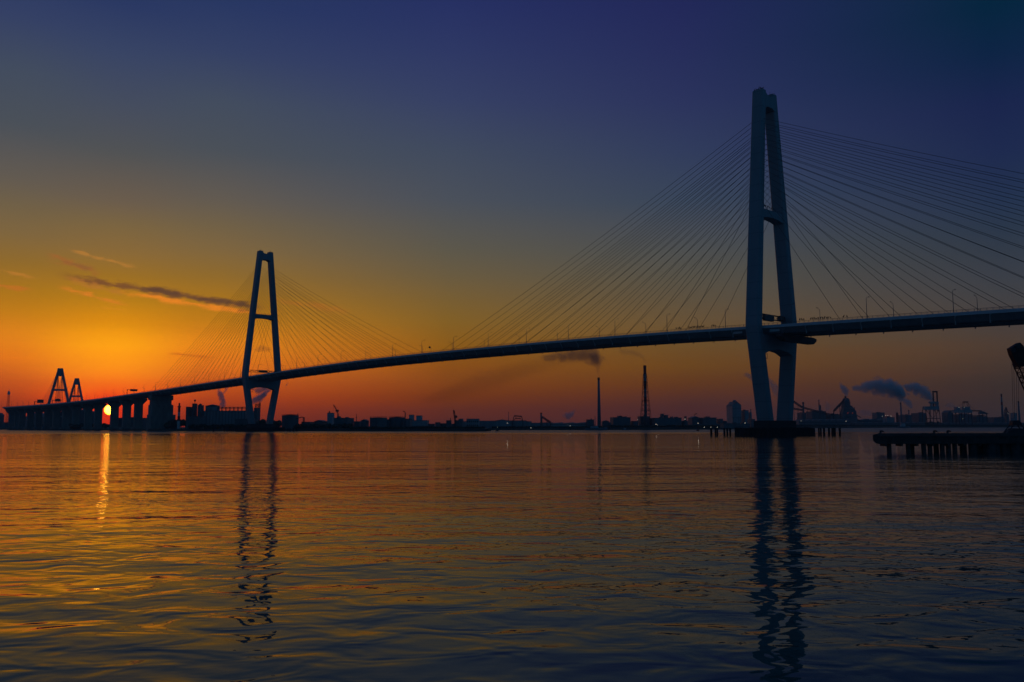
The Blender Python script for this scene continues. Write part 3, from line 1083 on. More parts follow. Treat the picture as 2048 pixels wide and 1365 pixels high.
q.tube([hd + px_ * 1.7 + axis * -.6, Vector((ft_.x + 7.5, CY, 11.5))], .07, 4)
q.tube([hd + px_ * 1.7 + axis * -.6 + Vector((0, 1, 0)), Vector((ft_.x + 7.5, CY + 1, 11.5))], .07, 4)
q.build('pendant_rope', MAT['dark'], crane)
q = MB()
q.prism([(ft_.x - 1.4, 5.2), (ft_.x + 8, 5.2), (ft_.x + 8.2, 8.2), (ft_.x + 3, 8.6), (ft_.x + 1.8, 7.4), (ft_.x - 1.4, 7.4)], lambda a, z: (a, CY - 1.8, z), lambda a, z: (a, CY + 1.8, z))
q.build('cab', MAT['rust'], crane)
q = MB()
for y in (-2.6, 2.6):
    q.prism([(ft_.x - 1.2, 3.9), (ft_.x + 5.6, 3.9), (ft_.x + 6.2, 4.5), (ft_.x + 5.6, 5.0), (ft_.x - 1.2, 5.0), (ft_.x - 1.8, 4.5)], lambda a, z: (a, CY + y - .4, z - .18), lambda a, z: (a, CY + y + .4, z - .18))
q.build('crawler_track', MAT['dark'], crane)
q = MB()
q.tube([(ft_.x + 7.5, CY - 1, 8), (ft_.x + 7.5, CY, 11.5), (ft_.x + 5, CY, 8)], .15, 5)
q.build('gantry_mast', MAT['rust'], crane)

# clamshell grab standing on the jetty under the ropes
gx = un(2031, 860, CY).x
gr = empty('clamshell_grab', (gx, CY, 3.78), 0, 'black clamshell grab bucket resting on the jetty under the crane ropes', 'grab')
q = MB()
q.prism([(-2.2, 0), (2.2, 0), (1.9, .5), (1.1, 1.05), (-.9, 1.1), (-1.45, .62)], lambda a, z: (a, -.9, z), lambda a, z: (a, .9, z))
q.build('bucket_shell', MAT['dark'], gr)
q = MB()
for y in (-.75, .75):
    q.tube([(-2.15, y, .05), (-1.75, y, .62), (-.85, y, 1.6), (-.62, y, 2.35)], [.13, .13, .11, .11], 5)
    q.tube([(2.15, y, .05), (1.75, y, .62), (.95, y, 1.6), (.75, y, 2.35)], [.13, .13, .11, .11], 5)
q.tube([(-.95, 0, .8), (-.65, 0, 1.6), (-.6, 0, 2.3)], .1, 4)
q.tube([(.95, 0, .8), (.7, 0, 1.6), (.6, 0, 2.3)], .1, 4)
q.build('arm', MAT['dark'], gr)
q = MB()
q.prism([(-.95, 1.72), (.95, 1.72), (.85, 2.3), (.6, 2.75), (-.72, 2.7), (-.9, 2.2)], lambda a, z: (a, -.6, z), lambda a, z: (a, .6, z))
q.build('head_block', MAT['dark'], gr)

# ---------------------------------------------------------------- skyline: buildings, tanks, cranes
GZ = 2.6


def facade(mb_parent, w_, dp, h_, z0, nx, nz, wname='window'):
    q = MB()
    for i in range(nx):
        for j in range(nz):
            cx = -w_ / 2 + w_ * (i + .5) / nx
            cz = z0 + h_ * (j + .55) / nz
            q.bbox(cx - w_ / nx * .3, cx + w_ / nx * .3, -dp / 2 - .06, -dp / 2 + .05, cz - h_ / nz * .22, cz + h_ / nz * .22)
    q.build('window_band', MAT['glass'], mb_parent)


def block(px0, px1, yt, Y, label, cat='building', name='industrial_building', mat='wall_b', dp=None, roof='flat', units=0, win=None, group='buildings on the far shore', seed=0):
    a, c = un(px0, yt, Y), un(px1, yt, Y)
    w_ = c.x - a.x
    z = a.z - GZ
    dp = dp or max(10, w_ * .6)
    # the side walls show too: keep the whole outline inside its measured width
    off = max(0.0, px0 - 1024, 1024 - px1) / FPX
    if off * dp > .55 * w_:
        dp = .55 * w_ / off
    if px0 > 1024:
        a.x += off * dp
    elif px1 < 1024:
        c.x -= off * dp
    w_ = c.x - a.x
    g = empty(name, ((a.x + c.x) / 2, Y + dp / 2, GZ), 0, label, cat, group)
    rn = random.Random(seed + int(px0 * 7))
    if roof == 'flat':
        MB().bbox(-w_ / 2, w_ / 2, -dp / 2, dp / 2, -.5, z - .5).build('wall', MAT[mat], g)
        q = MB()
        q.bbox(-w_ / 2 - .25, w_ / 2 + .25, -dp / 2 - .25, dp / 2 + .25, z - .52, z)
        for k in range(units):
            uw = w_ * rn.uniform(.06, .14)
            ux = rn.uniform(-w_ * .42, w_ * .42)
            q.bbox(ux - uw / 2, ux + uw / 2, -dp * .2, dp * .1, z - .01, z + rn.uniform(.8, 2.6))
        q.build('roof', MAT['roof'], g)
    elif roof == 'gable':
        MB().prism([(-w_ / 2, -.5), (w_ / 2, -.5), (w_ / 2, z * .84), (0, z * .97), (-w_ / 2, z * .84)], lambda x, zz: (x, -dp / 2, zz), lambda x, zz: (x, dp / 2, zz)).build('wall', MAT[mat], g)
        q = MB()
        q.prism([(-w_ / 2 - .5, z * .84), (0, z), (w_ / 2 + .5, z * .84), (w_ / 2 + .5, z * .84 - .4), (0, z - .45), (-w_ / 2 - .5, z * .84 - .4)], lambda x, zz: (x, -dp / 2 - .5, zz), lambda x, zz: (x, dp / 2 + .5, zz))
        q.build('roof', MAT['roof'], g)
    elif roof == 'arch':
        pts = [(-w_ / 2, -.5), (w_ / 2, -.5)] + [(w_ / 2 * math.cos(math.pi * k / 10), z * .68 + z * .30 * math.sin(math.pi * k / 10)) for k in range(11)]
        MB().prism(pts, lambda x, zz: (x, -dp / 2, zz), lambda x, zz: (x, dp / 2, zz)).build('wall', MAT[mat], g)
        o_ = [((w_ / 2 + .3) * math.cos(math.pi * k / 10), z * .68 + z * .32 * math.sin(math.pi * k / 10)) for k in range(11)]
        i_ = [((w_ / 2 - .1) * math.cos(math.pi * k / 10), z * .68 + z * .295 * math.sin(math.pi * k / 10)) for k in reversed(range(11))]
        MB().prism(o_ + i_, lambda x, zz: (x, -dp / 2 - .4, zz), lambda x, zz: (x, dp / 2 + .4, zz)).build('roof', MAT['fascia'], g)
    elif roof == 'saw':
        n = max(2, int(w_ / 14))
        pts = [(-w_ / 2, -.5), (w_ / 2, -.5)]
        for k in range(n):
            xr = w_ / 2 - w_ * k / n
            xl = w_ / 2 - w_ * (k + 1) / n
            pts += [(xr, z), (xl + .01, z * .82)]
        MB().prism(pts, lambda x, zz: (x, -dp / 2, zz), lambda x, zz: (x, dp / 2, zz)).build('wall', MAT[mat], g)
        MB().bbox(-w_ / 2, w_ / 2, -dp / 2 - .2, -dp / 2 + .1, z * .55, z * .62).build('window_band', MAT['glass'], g)
    if win:
        facade(g, w_, dp, z - 2, .5, win[0], win[1])
    return g


def tank(px0, px1, yt, Y, label, mat='wall_b', dome=.08, group='storage tanks on the far shore'):
    a, c = un(px0, yt, Y), un(px1, yt, Y)
    r_ = (c.x - a.x) / 2
    z = a.z - GZ
    g = empty('storage_tank', ((a.x + c.x) / 2, Y + r_, GZ), 0, label, 'tank', group)
    zt = z * (1 - dome)
    MB().cyl(0, 0, -.5, zt, r_, n=28).build('shell', MAT[mat], g, smooth=False)
    MB().lathe(0, 0, [(zt + .01, r_ + .15), (zt + .5, r_ + .15), (zt + z * dome * .7, r_ * .6), (z, r_ * .12)], 28).build('roof', MAT['roof'], g)
    q = MB()
    for k in range(24):
        an = 2 * math.pi * k / 24
        q.tube([(r_ * math.cos(an), r_ * math.sin(an), zt + .4), (r_ * math.cos(an), r_ * math.sin(an), zt + 1.7)], .07, 4)
    q.lathe(0, 0, [(zt + 1.6, r_ + .05), (zt + 1.75, r_ + .05)], 24)
    q.build('railing', MAT['dark'], g)
    q = MB()
    for k in range(30):
        an = -2.2 + .9 * k / 29
        q.box(((r_ + .5) * math.cos(an), (r_ + .5) * math.sin(an), zt * k / 29), (1.0, 1.0, .2), an)
    q.build('stair', MAT['steel'], g)
    return g


def chimney(px, yt, Y, w0, w1, label, mat='stack', band=None, group='chimneys of the works', zb=GZ):
    p = un(px, yt, Y)
    r0, r1 = w0 / 2 / FPX * Y, w1 / 2 / FPX * Y
    g = empty('chimney', (p.x, Y, zb), 0, label, 'chimney', group)
    hgt = p.z - zb
    MB().lathe(0, 0, [(-.5, r0), (hgt * .5, (r0 + r1) / 2), (hgt, r1)], 18).build('shaft', MAT[mat], g, smooth=True)
    MB().lathe(0, 0, [(hgt - hgt * .05, r1 * 1.03), (hgt - hgt * .05, r1 * 1.22), (hgt + .3, r1 * 1.22), (hgt + .3, r1 * .8)], 18).build('rim', MAT['dark'], g)
    if band:
        for k in band:
            MB().lathe(0, 0, [(hgt * (k - .05), (r0 * (1 - k) + r1 * k) * 1.04), (hgt * (k + .05), (r0 * (1 - k) + r1 * k) * 1.03)], 18).build('band', MAT['red'], g)
    return g


def lattice(mb, A, B, wa, wb, n, r_=.12, axis=None):
    """square lattice from A to B, half widths wa wb"""
    A, B = Vector(A), Vector(B)
    t_ = (B - A).normalized()
    up = Vector((0, 1, 0))
    s1 = t_.cross(up)
    if s1.length < .1:
        s1 = Vector((1, 0, 0))
    s1.normalize()
    s2 = t_.cross(s1).normalized()
    cs = [(-1, -1), (1, -1), (1, 1), (-1, 1)]

    def P(u, c):
        w_ = wa + (wb - wa) * u
        return A.lerp(B, u) + s1 * c[0] * w_ + s2 * c[1] * w_
    for c in cs:
        mb.tube([P(0, c), P(1, c)], r_, 4)
    for i in range(n):
        u0, u1 = i / n, (i + 1) / n
        for k in range(4):
            c, d = cs[k], cs[(k + 1) % 4]
            mb.tube([P(u0, c if i % 2 else d), P(u1, d if i % 2 else c)], r_ * .7, 3)
            mb.tube([P(u1, c), P(u1, d)], r_ * .6, 3)
    return mb


def L(o, *pts):
    """photo points at the distance of o turned into its local frame"""
    return [un(x, y, o.location.y) - o.location for x, y in pts]


def belt(px0, px1, yt, Y, label, name='tree_belt', seed=0, dp=25):
    q = MB()
    rn = random.Random(seed)
    a, c = un(px0, yt, Y), un(px1, yt, Y)
    hgt = a.z - GZ
    x = a.x
    while x < c.x:
        for yy in (0, dp * .5, dp):
            r_ = hgt * rn.uniform(.28, .5)
            hh = hgt * rn.uniform(.62, 1.08)
            for m in range(5):
                q.blob((x + rn.uniform(-1, 1) * r_ * .9, Y + yy + rn.uniform(-3, 3), GZ + max(r_ * .5, hh - r_ * rn.uniform(.7, 1.6))), r_ * rn.uniform(.45, .8), rn.random())
            q.tube([(x, Y + yy, GZ - .3), (x, Y + yy, GZ + hh * .6)], .25, 4)
        x += hgt * rn.uniform(.35, .7)
    o = q.build(name, MAT['green'])
    return tag(o, label, 'trees', kind='stuff')


# --- left land
mast = empty('lattice_mast', (un(17, 800, 1700).x, 1700, GZ), 0, 'red and white lattice radio mast at the far left behind the viaduct', 'mast')
q = MB()
hm = un(17, 777, 1700).z - GZ
lattice(q, (0, 0, 0), (0, 0, hm * .86), 2.6, 1.3, 12, .22)
q.build('lattice', MAT['red'], mast)
q = MB()
q.lathe(0, 0, [(hm * .84, 2.4), (hm * .86, 2.4), (hm * .9, 2.2), (hm * .93, 1.2)], 10)
q.tube([(0, 0, hm * .9), (0, 0, hm)], .2, 4)
q.build('antenna', MAT['white'], mast)
block(58, 109, 826, 1620, 'broad shed with a pale arched roof below the viaduct, left of the sun', 'shed', 'warehouse', 'wall_a', 40, 'arch')
block(111, 150, 833, 1480, 'lower shed with a pale arched roof between the viaduct piers left of the sun', 'shed', 'warehouse', 'wall_b', 40, 'arch')
block(27, 55, 833, 1720, 'flat grey shed under the left end of the viaduct', 'shed', 'warehouse', 'wall_a', 30)
block(-12, 9, 826, 1780, 'dark building cut off by the left edge of the photo', 'building', 'warehouse', 'wall_b', 40, 'gable')
block(118, 203, 819, 1500, 'large dark hall filling the view under the viaduct left of the sun', 'hall', 'warehouse', 'wall_b', 30, 'gable')
block(222, 300, 836, 1230, 'long low dark building behind the viaduct piers right of the sun', 'building', 'warehouse', 'wall_b', 30, 'flat', 3)
block(-20, 60, 845, 1760, 'low dark quay building at the far left waterside', 'building', 'warehouse', 'wall_b', 20)
block(60, 140, 848, 1590, 'low waterfront building below the arched sheds', 'building', 'warehouse', 'wall_b', 18, 'gable')
belt(140, 300, 847, 1330, 'dark low trees and scrub along the quay below the setting sun', seed=1)
belt(345, 372, 838, 1080, 'dark trees right of the massive end pier', seed=2, dp=12)
# harbour light
hb = empty('harbour_beacon', (un(358, 830, 1060).x, 1060, GZ), 0, 'striped harbour beacon tower with a lamp between end pier and factory', 'beacon')
hz = un(358, 806, 1060).z - GZ
MB().lathe(0, 0, [(-.5, 1.9), (hz * .82, 1.2)], 12).build('shaft', MAT['white'], hb)
MB().lathe(0, 0, [(hz * .30, 1.75), (hz * .48, 1.62)], 12).build('band', MAT['red'], hb)
MB().lathe(0, 0, [(hz * .65, 1.5), (hz * .83, 1.4)], 12).build('band', MAT['red'], hb)
MB().lathe(0, 0, [(hz * .83, 2.2), (hz * .86, 2.2), (hz * .87, 1.0), (hz * .97, 1.0), (hz, .2)], 12).build('lantern', MAT['dark'], hb)
# factory left of the distant tower
block(372, 384.5, 814, 1110, 'dark factory block at the left end of the plant beside the beacon', 'factory', 'factory_building', 'wall_b', 30)
b1 = block(384.5, 395, 807.5, 1112, 'tallest dark factory tower with a ball on its roof', 'factory', 'factory_building', 'wall_b', 18)
zz = un(390, 807.5, 1112).z - GZ
q = MB()
q.tube([(0, 0, zz), (0, 0, zz + 3)], .3, 5)
q.blob((0, 0, zz + 4), 1.4, 3)
q.build('antenna', MAT['dark'], b1)
b1 = block(395.5, 408, 810.5, 1108, 'stepped dark factory block with roof machinery beside the tallest tower', 'factory', 'factory_building', 'wall_b', 24, units=4)
tank(407, 434.5, 809, 1120, 'large domed tank rising behind the long factory wall', 'wall_a', .10)
block(372, 414, 833, 1060, 'low dark annex at the foot of the factory beside the beacon', 'factory', 'factory_building', 'wall_b', 16)
lw = block(408, 508, 822, 1100, 'long factory hall of dark bays under an elevated pipe bridge', 'factory', 'factory_building', 'wall_a', 40)
q = MB()
ww = 2 * max(v.co.x for v in lw.children[0].data.vertices)
for k in range(14):
    q.bbox(-ww / 2 + ww * k / 13 - .35, -ww / 2 + ww * k / 13 + .35, -20.6, -19.99, 0, un(450, 822, 1100).z - GZ + .4)
q.build('buttress', MAT['wall_b'], lw)
cv = empty('pipe_bridge', (un(465, 815, 1090).x, 1112, GZ), 0, 'long thin elevated pipe bridge along the top of the factory hall', 'pipe bridge')
p0, p1 = L(cv, (436, 815), (500, 815))
q = MB()
q.tube([p0, p1], .5, 6)
q.tube([p0 + Vector((0, 0, -1.6)), p1 + Vector((0, 0, -1.6))], .35, 6)
q.build('pipe', MAT['dark'], cv)
q = MB()
for k in range(9):
    pp = p0.lerp(p1, k / 8)
    q.bbox(pp.x - .5, pp.x + .5, -.6, .6, 15, pp.z)
q.build('support', MAT['dark'], cv)
pt_ = block(508, 521, 816, 1080, 'dark plant tower between the legs of the distant bridge tower', 'factory', 'factory_building', 'wall_b', 14)
zz = un(515, 816, 1080).z - GZ
q = MB()
lattice(q, (0, 0, zz), (0, 0, zz + 5.0), 2.2, 2.0, 3, .25)
lattice(q, (3.2, 0, zz), (3.2, 0, zz + 6.5), .6, .6, 4, .2)
q.bbox(-2.5, 3.8, -2.2, 2.2, zz + 4.6, zz + 5.2)
q.build('roof_frame', MAT['dark'], pt_)
block(470, 512, 838, 1010, 'low dark shed on the quay just left of the distant tower', 'shed', 'warehouse', 'wall_b', 18)
belt(378, 500, 848, 1000, 'dark scrub along the quay in front of the factory', seed=3, dp=10)
belt(520, 562, 838, 1060, 'dark trees between distant tower legs and the big tank', seed=4, dp=14)
belt(593, 700, 847, 985, 'dark trees along the quay right of the big tank', seed=5, dp=10)
belt(700, 968, 853, 905, 'dark scrub on the long narrow quay right of the sheds', seed=6, dp=8)
tank(560, 593, 829.5, 1000, 'big lone dark tank just right of the distant bridge tower', 'wall_b', .09)
ld = empty('ship_loader', (un(605, 840, 990).x, 1000, GZ), 0, 'thin portal of a ship loader with a long arm beside the lone tank', 'loader')
a_, b_, c_, d_ = L(ld, (593, 838), (604, 834.5), (606.5, 835.5), (606.5, 852))
q = MB()
q.tube([a_, b_, c_], .55, 5)
q.build('arm', MAT['dark'], ld)
q = MB()
q.tube([c_, d_], .5, 5)
q.tube([c_ + Vector((0, 5, 0)), d_ + Vector((0, 5, 0))], .5, 5)
q.tube([c_, c_ + Vector((0, 5, 0))], .5, 5)
q.build('leg', MAT['dark'], ld)
dk_ = empty('derrick', (un(595, 830, 1030).x, 1030, GZ), 0, 'small slanting derrick arm sticking up behind the lone tank', 'crane')
a_, b_ = L(dk_, (592, 835), (596.5, 826.5))
MB().tube([a_, b_], [.5, .25], 5).build('boom', MAT['dark'], dk_)
q = MB()
q.tube([(a_.x, 0, -.5), a_], .8, 6)
q.build('mast', MAT['dark'], dk_)
block(603, 629, 844, 1030, 'low dark hall between the ship loader and the gabled building', 'hall', 'warehouse', 'wall_b', 30)
block(629, 655, 840.5, 1010, 'dark gabled building left of the pale square tower block', 'building', 'warehouse', 'wall_b', 30, 'gable')
block(654.5, 669, 826, 1060, 'pale square tower block with a flat top and blank walls', 'tower block', 'tower_block', 'wall_c', 14, 'flat', 2)
lc = empty('luffing_crane', (un(680, 840, 1150).x, 1150, GZ), 0, 'slender luffing crane leaning above the sheds beside the pale tower block', 'crane')
q = MB()
a_, b_, c_, d_, e_ = L(lc, (679, 845), (674, 822), (667, 810), (676, 817), (680, 838))
lattice(q, a_, b_, 1.0, .6, 9, .2)
q.build('mast', MAT['dark'], lc)
q = MB()
lattice(q, b_, c_, .6, .3, 6, .18)
q.tube([c_, d_, e_], .12, 3)
q.tube([c_, (c_.x, 0, c_.z - 9)], .1, 3)
q.bbox(b_.x - 1.6, b_.x + 2.2, -1.2, 1.2, b_.z - 1.2, b_.z + 1.2)
q.build('boom', MAT['dark'], lc)
block(668, 708, 836, 1000, 'wide dark warehouse with a flat roof right of the pale tower block', 'warehouse', 'warehouse', 'wall_b', 40, 'flat', 3)
mq = empty('radio_mast', (un(712.7, 850, 1040).x, 1040, GZ), 0, 'thin single mast between two wide dark warehouses', 'mast')
MB().tube([(0, 0, -.5), (0, 0, un(712.7, 828, 1040).z - GZ)], [.55, .3], 5).build('pole', MAT['dark'], mq)
MB().lathe(0, 0, [(13, .9), (13.4, .9)], 8).build('platform', MAT['dark'], mq)
block(708, 724, 843, 1020, 'low shed right below the thin single mast', 'shed', 'warehouse', 'wall_b', 20)
block(722, 738, 839, 1000, 'small dark block leaning on the left side of a wide tank-like hall', 'building', 'warehouse', 'wall_b', 20, 'gable')
tank(737, 771.5, 835, 985, 'wide dark tank, left one of the two beside the pole crane', 'wall_b', .07)
tank(776, 808, 834, 1000, 'wide dark tank behind the pole crane, right one of the two', 'wall_b', .1)
block(770, 782, 839, 1000, 'narrow dark pump house between the two wide tanks', 'building', 'warehouse', 'wall_b', 14)
pc = empty('pole_crane', (un(810, 850, 975).x, 975, GZ), 0, 'thin pole crane standing in front of the right wide tank', 'crane')
a_, b_ = L(pc, (810.5, 826), (808.8, 823.5))
MB().tube([(0, 0, -.5), a_], [.8, .5], 6).build('mast', MAT['dark'], pc)
MB().tube([a_, b_, b_ + Vector((-1.6, 0, .4))], .45, 5).build('boom', MAT['dark'], pc)
block(806, 824, 838, 990, 'dark shed right of the pole crane', 'shed', 'warehouse', 'wall_b', 20)
block(818, 828.5, 830, 1280, 'left one of two pale twin blocks standing behind the dark sheds', 'tower block', 'tower_block', 'wall_c', 16)
block(832.5, 845, 831.5, 1280, 'right one of two pale twin blocks standing behind the dark sheds', 'tower block', 'tower_block', 'wall_c', 16)
block(822, 858, 841, 1260, 'grey hall at the foot of the pale twin blocks', 'hall', 'warehouse', 'wall_a', 30)
block(824, 868, 852, 960, 'long low dark shed on the waterside quay', 'shed', 'warehouse', 'wall_b', 14)
block(856, 870, 848, 960, 'little dark hut at the waterside', 'hut', 'warehouse', 'wall_b', 12)
block(870.5, 881, 845, 950, 'small square dark block on the quay, left of a stepped pair', 'building', 'warehouse', 'wall_b', 12)
block(881, 893, 847, 955, 'low dark link building on the quay between two square blocks', 'building', 'warehouse', 'wall_b', 12)
block(892.5, 903, 841, 950, 'square dark block on the quay, right of the low link building', 'building', 'warehouse', 'wall_b', 12, units=1)
block(903, 910, 848, 952, 'narrow dark kiosk beside the harbour pole crane', 'building', 'warehouse', 'wall_b', 8)
block(908.5, 926.5, 841, 945, 'dark silo house below the harbour pole crane', 'building', 'warehouse', 'wall_b', 14, units=2)
hc = empty('harbour_crane', (un(909, 850, 940).x, 943, GZ), 0, 'upright harbour crane with a short hook above the dark silo house', 'crane')
a_, b_, c_, d_ = L(hc, (910.5, 842), (908, 822), (906.5, 821), (912.5, 834))
q = MB()
q.tube([(0, 0, -.5), a_], .9, 6)
lattice(q, a_, b_, .8, .6, 8, .25)
q.build('boom', MAT['dark'], hc)
q = MB()
q.tube([b_, c_], .7, 5)
q.bbox(d_.x - 1.6, d_.x + 1, -1.2, 1.2, d_.z - 1.2, d_.z + 1.2)
q.tube([c_, (c_.x, 0, c_.z - 5)], .1, 3)
q.build('head', MAT['dark'], hc)
# --- far shore, middle
FY = 1240
block(926, 936, 843, FY, 'grey low block where the far shore begins', 'building', 'warehouse', 'wall_a', 20)
block(917, 927, 838, FY, 'grey tall narrow block behind the silo house', 'building', 'warehouse', 'wall_a', 14)
block(933, 959, 838, FY - 40, 'wide grey flat-topped hall, highest at the start of the far shore', 'hall', 'warehouse', 'wall_a', 30, win=(6, 2))
block(958, 989, 842, FY, 'long grey hall stepping down right of the highest flat-topped hall', 'hall', 'warehouse', 'wall_a', 30)
block(988, 1021, 839.5, FY - 30, 'long grey hall with a thin chimney at its right end', 'hall', 'warehouse', 'wall_a', 30, 'gable')
chimney(1017, 825, FY - 10, 1.3, 0.9, 'thin dark chimney beside the shipyard crane frame', 'stack')
block(1017, 1053, 841.5, FY, 'grey hall under the shipyard crane frame', 'hall', 'warehouse', 'wall_a', 30)
gc = empty('gantry_crane', (un(1036, 842, FY - 20).x, FY - 20, GZ), 0, 'red shipyard crane frame with splayed legs on top of a grey hall', 'crane')
q = MB()
pA, pB, pC, pD, pE, pF = L(gc, (1025.5, 843), (1028.5, 832), (1043, 833), (1046, 843), (1033, 836), (1038.5, 836))
for dy in (0, 8):
    o_ = Vector((0, dy, 0))
    q.tube([pA + o_, pB + o_], .5, 4)
    q.tube([pD + o_, pC + o_], .5, 4)
    q.tube([pB + o_, pE + o_, pA + o_], .35, 4)
    q.tube([pC + o_, pF + o_, pD + o_], .35, 4)
    for p in (pA, pD):
        q.tube([p + o_, Vector((p.x, dy, -.5))], .5, 4)
q.build('leg', MAT['dark'], gc)
q = MB()
q.tube([pB, pC], .7, 4)
q.tube([pB + Vector((0, 8, 0)), pC + Vector((0, 8, 0))], .7, 4)
q.tube([pE + Vector((-2, 4, -1)), pF + Vector((2, 4, -1))], .5, 4)
q.build('girder', MAT['rust'], gc)
block(1052, 1063, 843, FY, 'small grey block right of the shipyard crane frame', 'building', 'warehouse', 'wall_a', 20)
block(1062, 1081, 846, FY, 'low grey hall between crane frame and the leaning conveyor', 'hall', 'warehouse', 'wall_a', 30)
chimney(1082.3, 826.5, FY - 30, 3.6, 3.2, 'stubby square-looking dark chimney at the head of a sloping conveyor', 'wall_b')
cvr = empty('conveyor', (un(1090, 840, FY - 30).x, FY - 30, GZ), 0, 'sloping conveyor running down right from the stubby chimney', 'conveyor')
a_, b_, c_ = L(cvr, (1084, 834), (1094, 841), (1101, 845))
q = MB()
lattice(q, a_, b_, 1.1, 1.1, 6, .35)
lattice(q, b_, c_, 1.1, 1.1, 4, .35)
q.build('gallery', MAT['dark'], cvr)
q = MB()
for p in (a_, b_, c_):
    q.tube([p, (p.x, 0, -.5)], .5, 4)
q.build('support', MAT['dark'], cvr)
block(1084, 1106, 845.5, FY, 'low grey shed below the sloping conveyor', 'shed', 'warehouse', 'wall_a', 30)
block(1100, 1172, 845, FY - 40, 'very long low grey hall left of the tall plain chimney', 'hall', 'warehouse', 'wall_a', 40, 'saw')
block(1172, 1188, 839.5, FY - 50, 'small dark block just left of the tall plain chimney', 'building', 'warehouse', 'wall_b', 20, units=3)
chimney(1197.3, 756, FY - 60, 7.6, 3.9, 'tall plain tapering chimney with a plume of dark smoke', 'stack')
chimney(1190, 834, FY - 55, 1.6, 1.2, 'tiny flue at the foot of the tall plain chimney', 'stack')
block(1203, 1218, 841, FY - 50, 'small stepped block just right of the tall plain chimney', 'building', 'warehouse', 'wall_b', 20, 'gable')
block(1214, 1222, 845, FY - 50, 'very small hut right of the tall plain chimney', 'building', 'warehouse', 'wall_b', 16)
block(1220, 1261, 835, FY - 30, 'broad dark hall between the two tall chimneys', 'hall', 'warehouse', 'wall_b', 40, 'flat', 5)
block(1261, 1276, 842.5, FY - 20, 'low shed between broad halls and the braced chimney', 'shed', 'warehouse', 'wall_b', 30)
block(1275, 1300, 833, FY + 20, 'dark hall at the foot of the lattice-braced chimney', 'hall', 'warehouse', 'wall_b', 30, 'flat', 4)
# braced chimney
bc = empty('braced_chimney', (un(1290.7, 800, FY).x, FY, GZ), 0, 'tallest red chimney held inside a tapering lattice frame', 'chimney', 'chimneys of the works')
ht = un(1290, 731.5, FY).z - GZ
zf_ = lambda y: un(1290, y, FY).z - GZ
ft0 = MB()
ft0.lathe(0, 0, [(-.5, 2.1), (ht, 1.85)], 16)
ft0.build('flue', MAT['stack'], bc, smooth=True)
for (ya, yb) in ((731.3, 748), (762, 778), (795, 806)):
    MB().lathe(0, 0, [(zf_(yb), 2.2), (zf_(ya), 2.1)], 16).build('band', MAT['red'], bc)
q = MB()
lattice(q, (0, 0, 0), (0, 0, zf_(802)), 8.2, 4.7, 6, .24)
lattice(q, (0, 0, zf_(802)), (0, 0, zf_(748)), 4.7, 2.3, 7, .2)
for y in (748, 766, 784, 802, 822):
    w_ = 2.3 + (y - 748) / (848 - 748) * 5.9
    q.bbox(-w_, w_, -w_, w_, zf_(y) - .25, zf_(y) + .25)
q.build('lattice', MAT['rust'], bc)
block(1300, 1363, 836, FY - 10, 'long dark hall right of the braced chimney', 'hall', 'warehouse', 'wall_b', 40, 'flat', 4)
block(1320, 1328, 828, FY + 30, 'narrow penthouse rising out of the long dark hall, taller one', 'building', 'warehouse', 'wall_b', 14)
block(1327, 1336, 830.5, FY + 30, 'narrow penthouse rising out of the long dark hall, lower one', 'building', 'warehouse', 'wall_b', 14)
block(1362, 1376, 842, FY, 'low dark link with a bright strip lamp on its roof', 'building', 'warehouse', 'wall_b', 20)
block(1368, 1373, 833, FY + 40, 'small dark head house above the bright strip lamp', 'building', 'warehouse', 'wall_b', 10)
block(1376, 1400, 833, FY + 60, 'dark hall with a little jib sticking up from its roof', 'hall', 'warehouse', 'wall_b', 30, 'gable')
jb = empty('roof_jib', (un(1394, 833, FY + 60).x, FY + 75, un(1394, 833, FY + 60).z - .5), 0, 'little jib crane on the roof of a gabled dark hall', 'crane')
q = MB()
q.tube([(0, 0, 0), (-1, 0, 3), (2, 0, 4.6), (3.4, 0, 4.4)], .6, 5)
q.build('jib', MAT['dark'], jb)
block(1398, 1433, 835.5, FY + 50, 'long dark hall left of the massive grey plant block', 'hall', 'warehouse', 'wall_b', 30, 'flat', 2)
block(1432, 1446, 838, FY + 60, 'dark hall stepping down toward the massive grey plant block', 'hall', 'warehouse', 'wall_b', 30)
block(1445, 1454, 842, FY + 60, 'small low block against the left side of the massive grey plant block', 'building', 'warehouse', 'wall_b', 30)
BY = 1450
bb_ = block(1452.5, 1482, 803, BY, 'massive grey plant block with a shallow gable and roof vent', 'plant block', 'power_plant', 'wall_a', 40, 'gable')
zz = un(1467, 803, BY).z - GZ
q = MB()
q.bbox(-2.1, 2.1, -8, -2, zz - 1, zz + 2.4)
q.bbox(-9, -7.8, -8, -4, zz - 5, zz - .4)
q.build('roof_vent', MAT['wall_a'], bb_)
dpb = -min(v.co.y for v in bb_.children[0].data.vertices)
q = MB()
for k in (.45, .88):
    q.bbox(-8, 8, -dpb - .3, -dpb + .02, zz * k * .8, zz * k * .8 + .6)
for xx in (-7, 2, 6):
    q.bbox(xx, xx + .6, -dpb - .3, -dpb + .02, 4, zz * .4)
q.build('trim', MAT['wall_b'], bb_)
block(1482, 1497, 821, BY + 10, 'grey stepped annex right of the massive plant block, higher part', 'plant block', 'power_plant', 'wall_a', 24, 'flat', 3)
block(1496, 1503.5, 825, BY + 20, 'grey stepped annex right of the massive plant block, lower part', 'plant block', 'power_plant', 'wall_a', 20, 'flat', 1)
chimney(1501.5, 819, BY + 20, 1.8, 1.5, 'short flue at the right end of the stepped grey annex', 'wall_a')
block(1494, 1510, 838.5, BY - 60, 'dark low block in front of the stepped grey annex', 'building', 'warehouse', 'wall_b', 24)
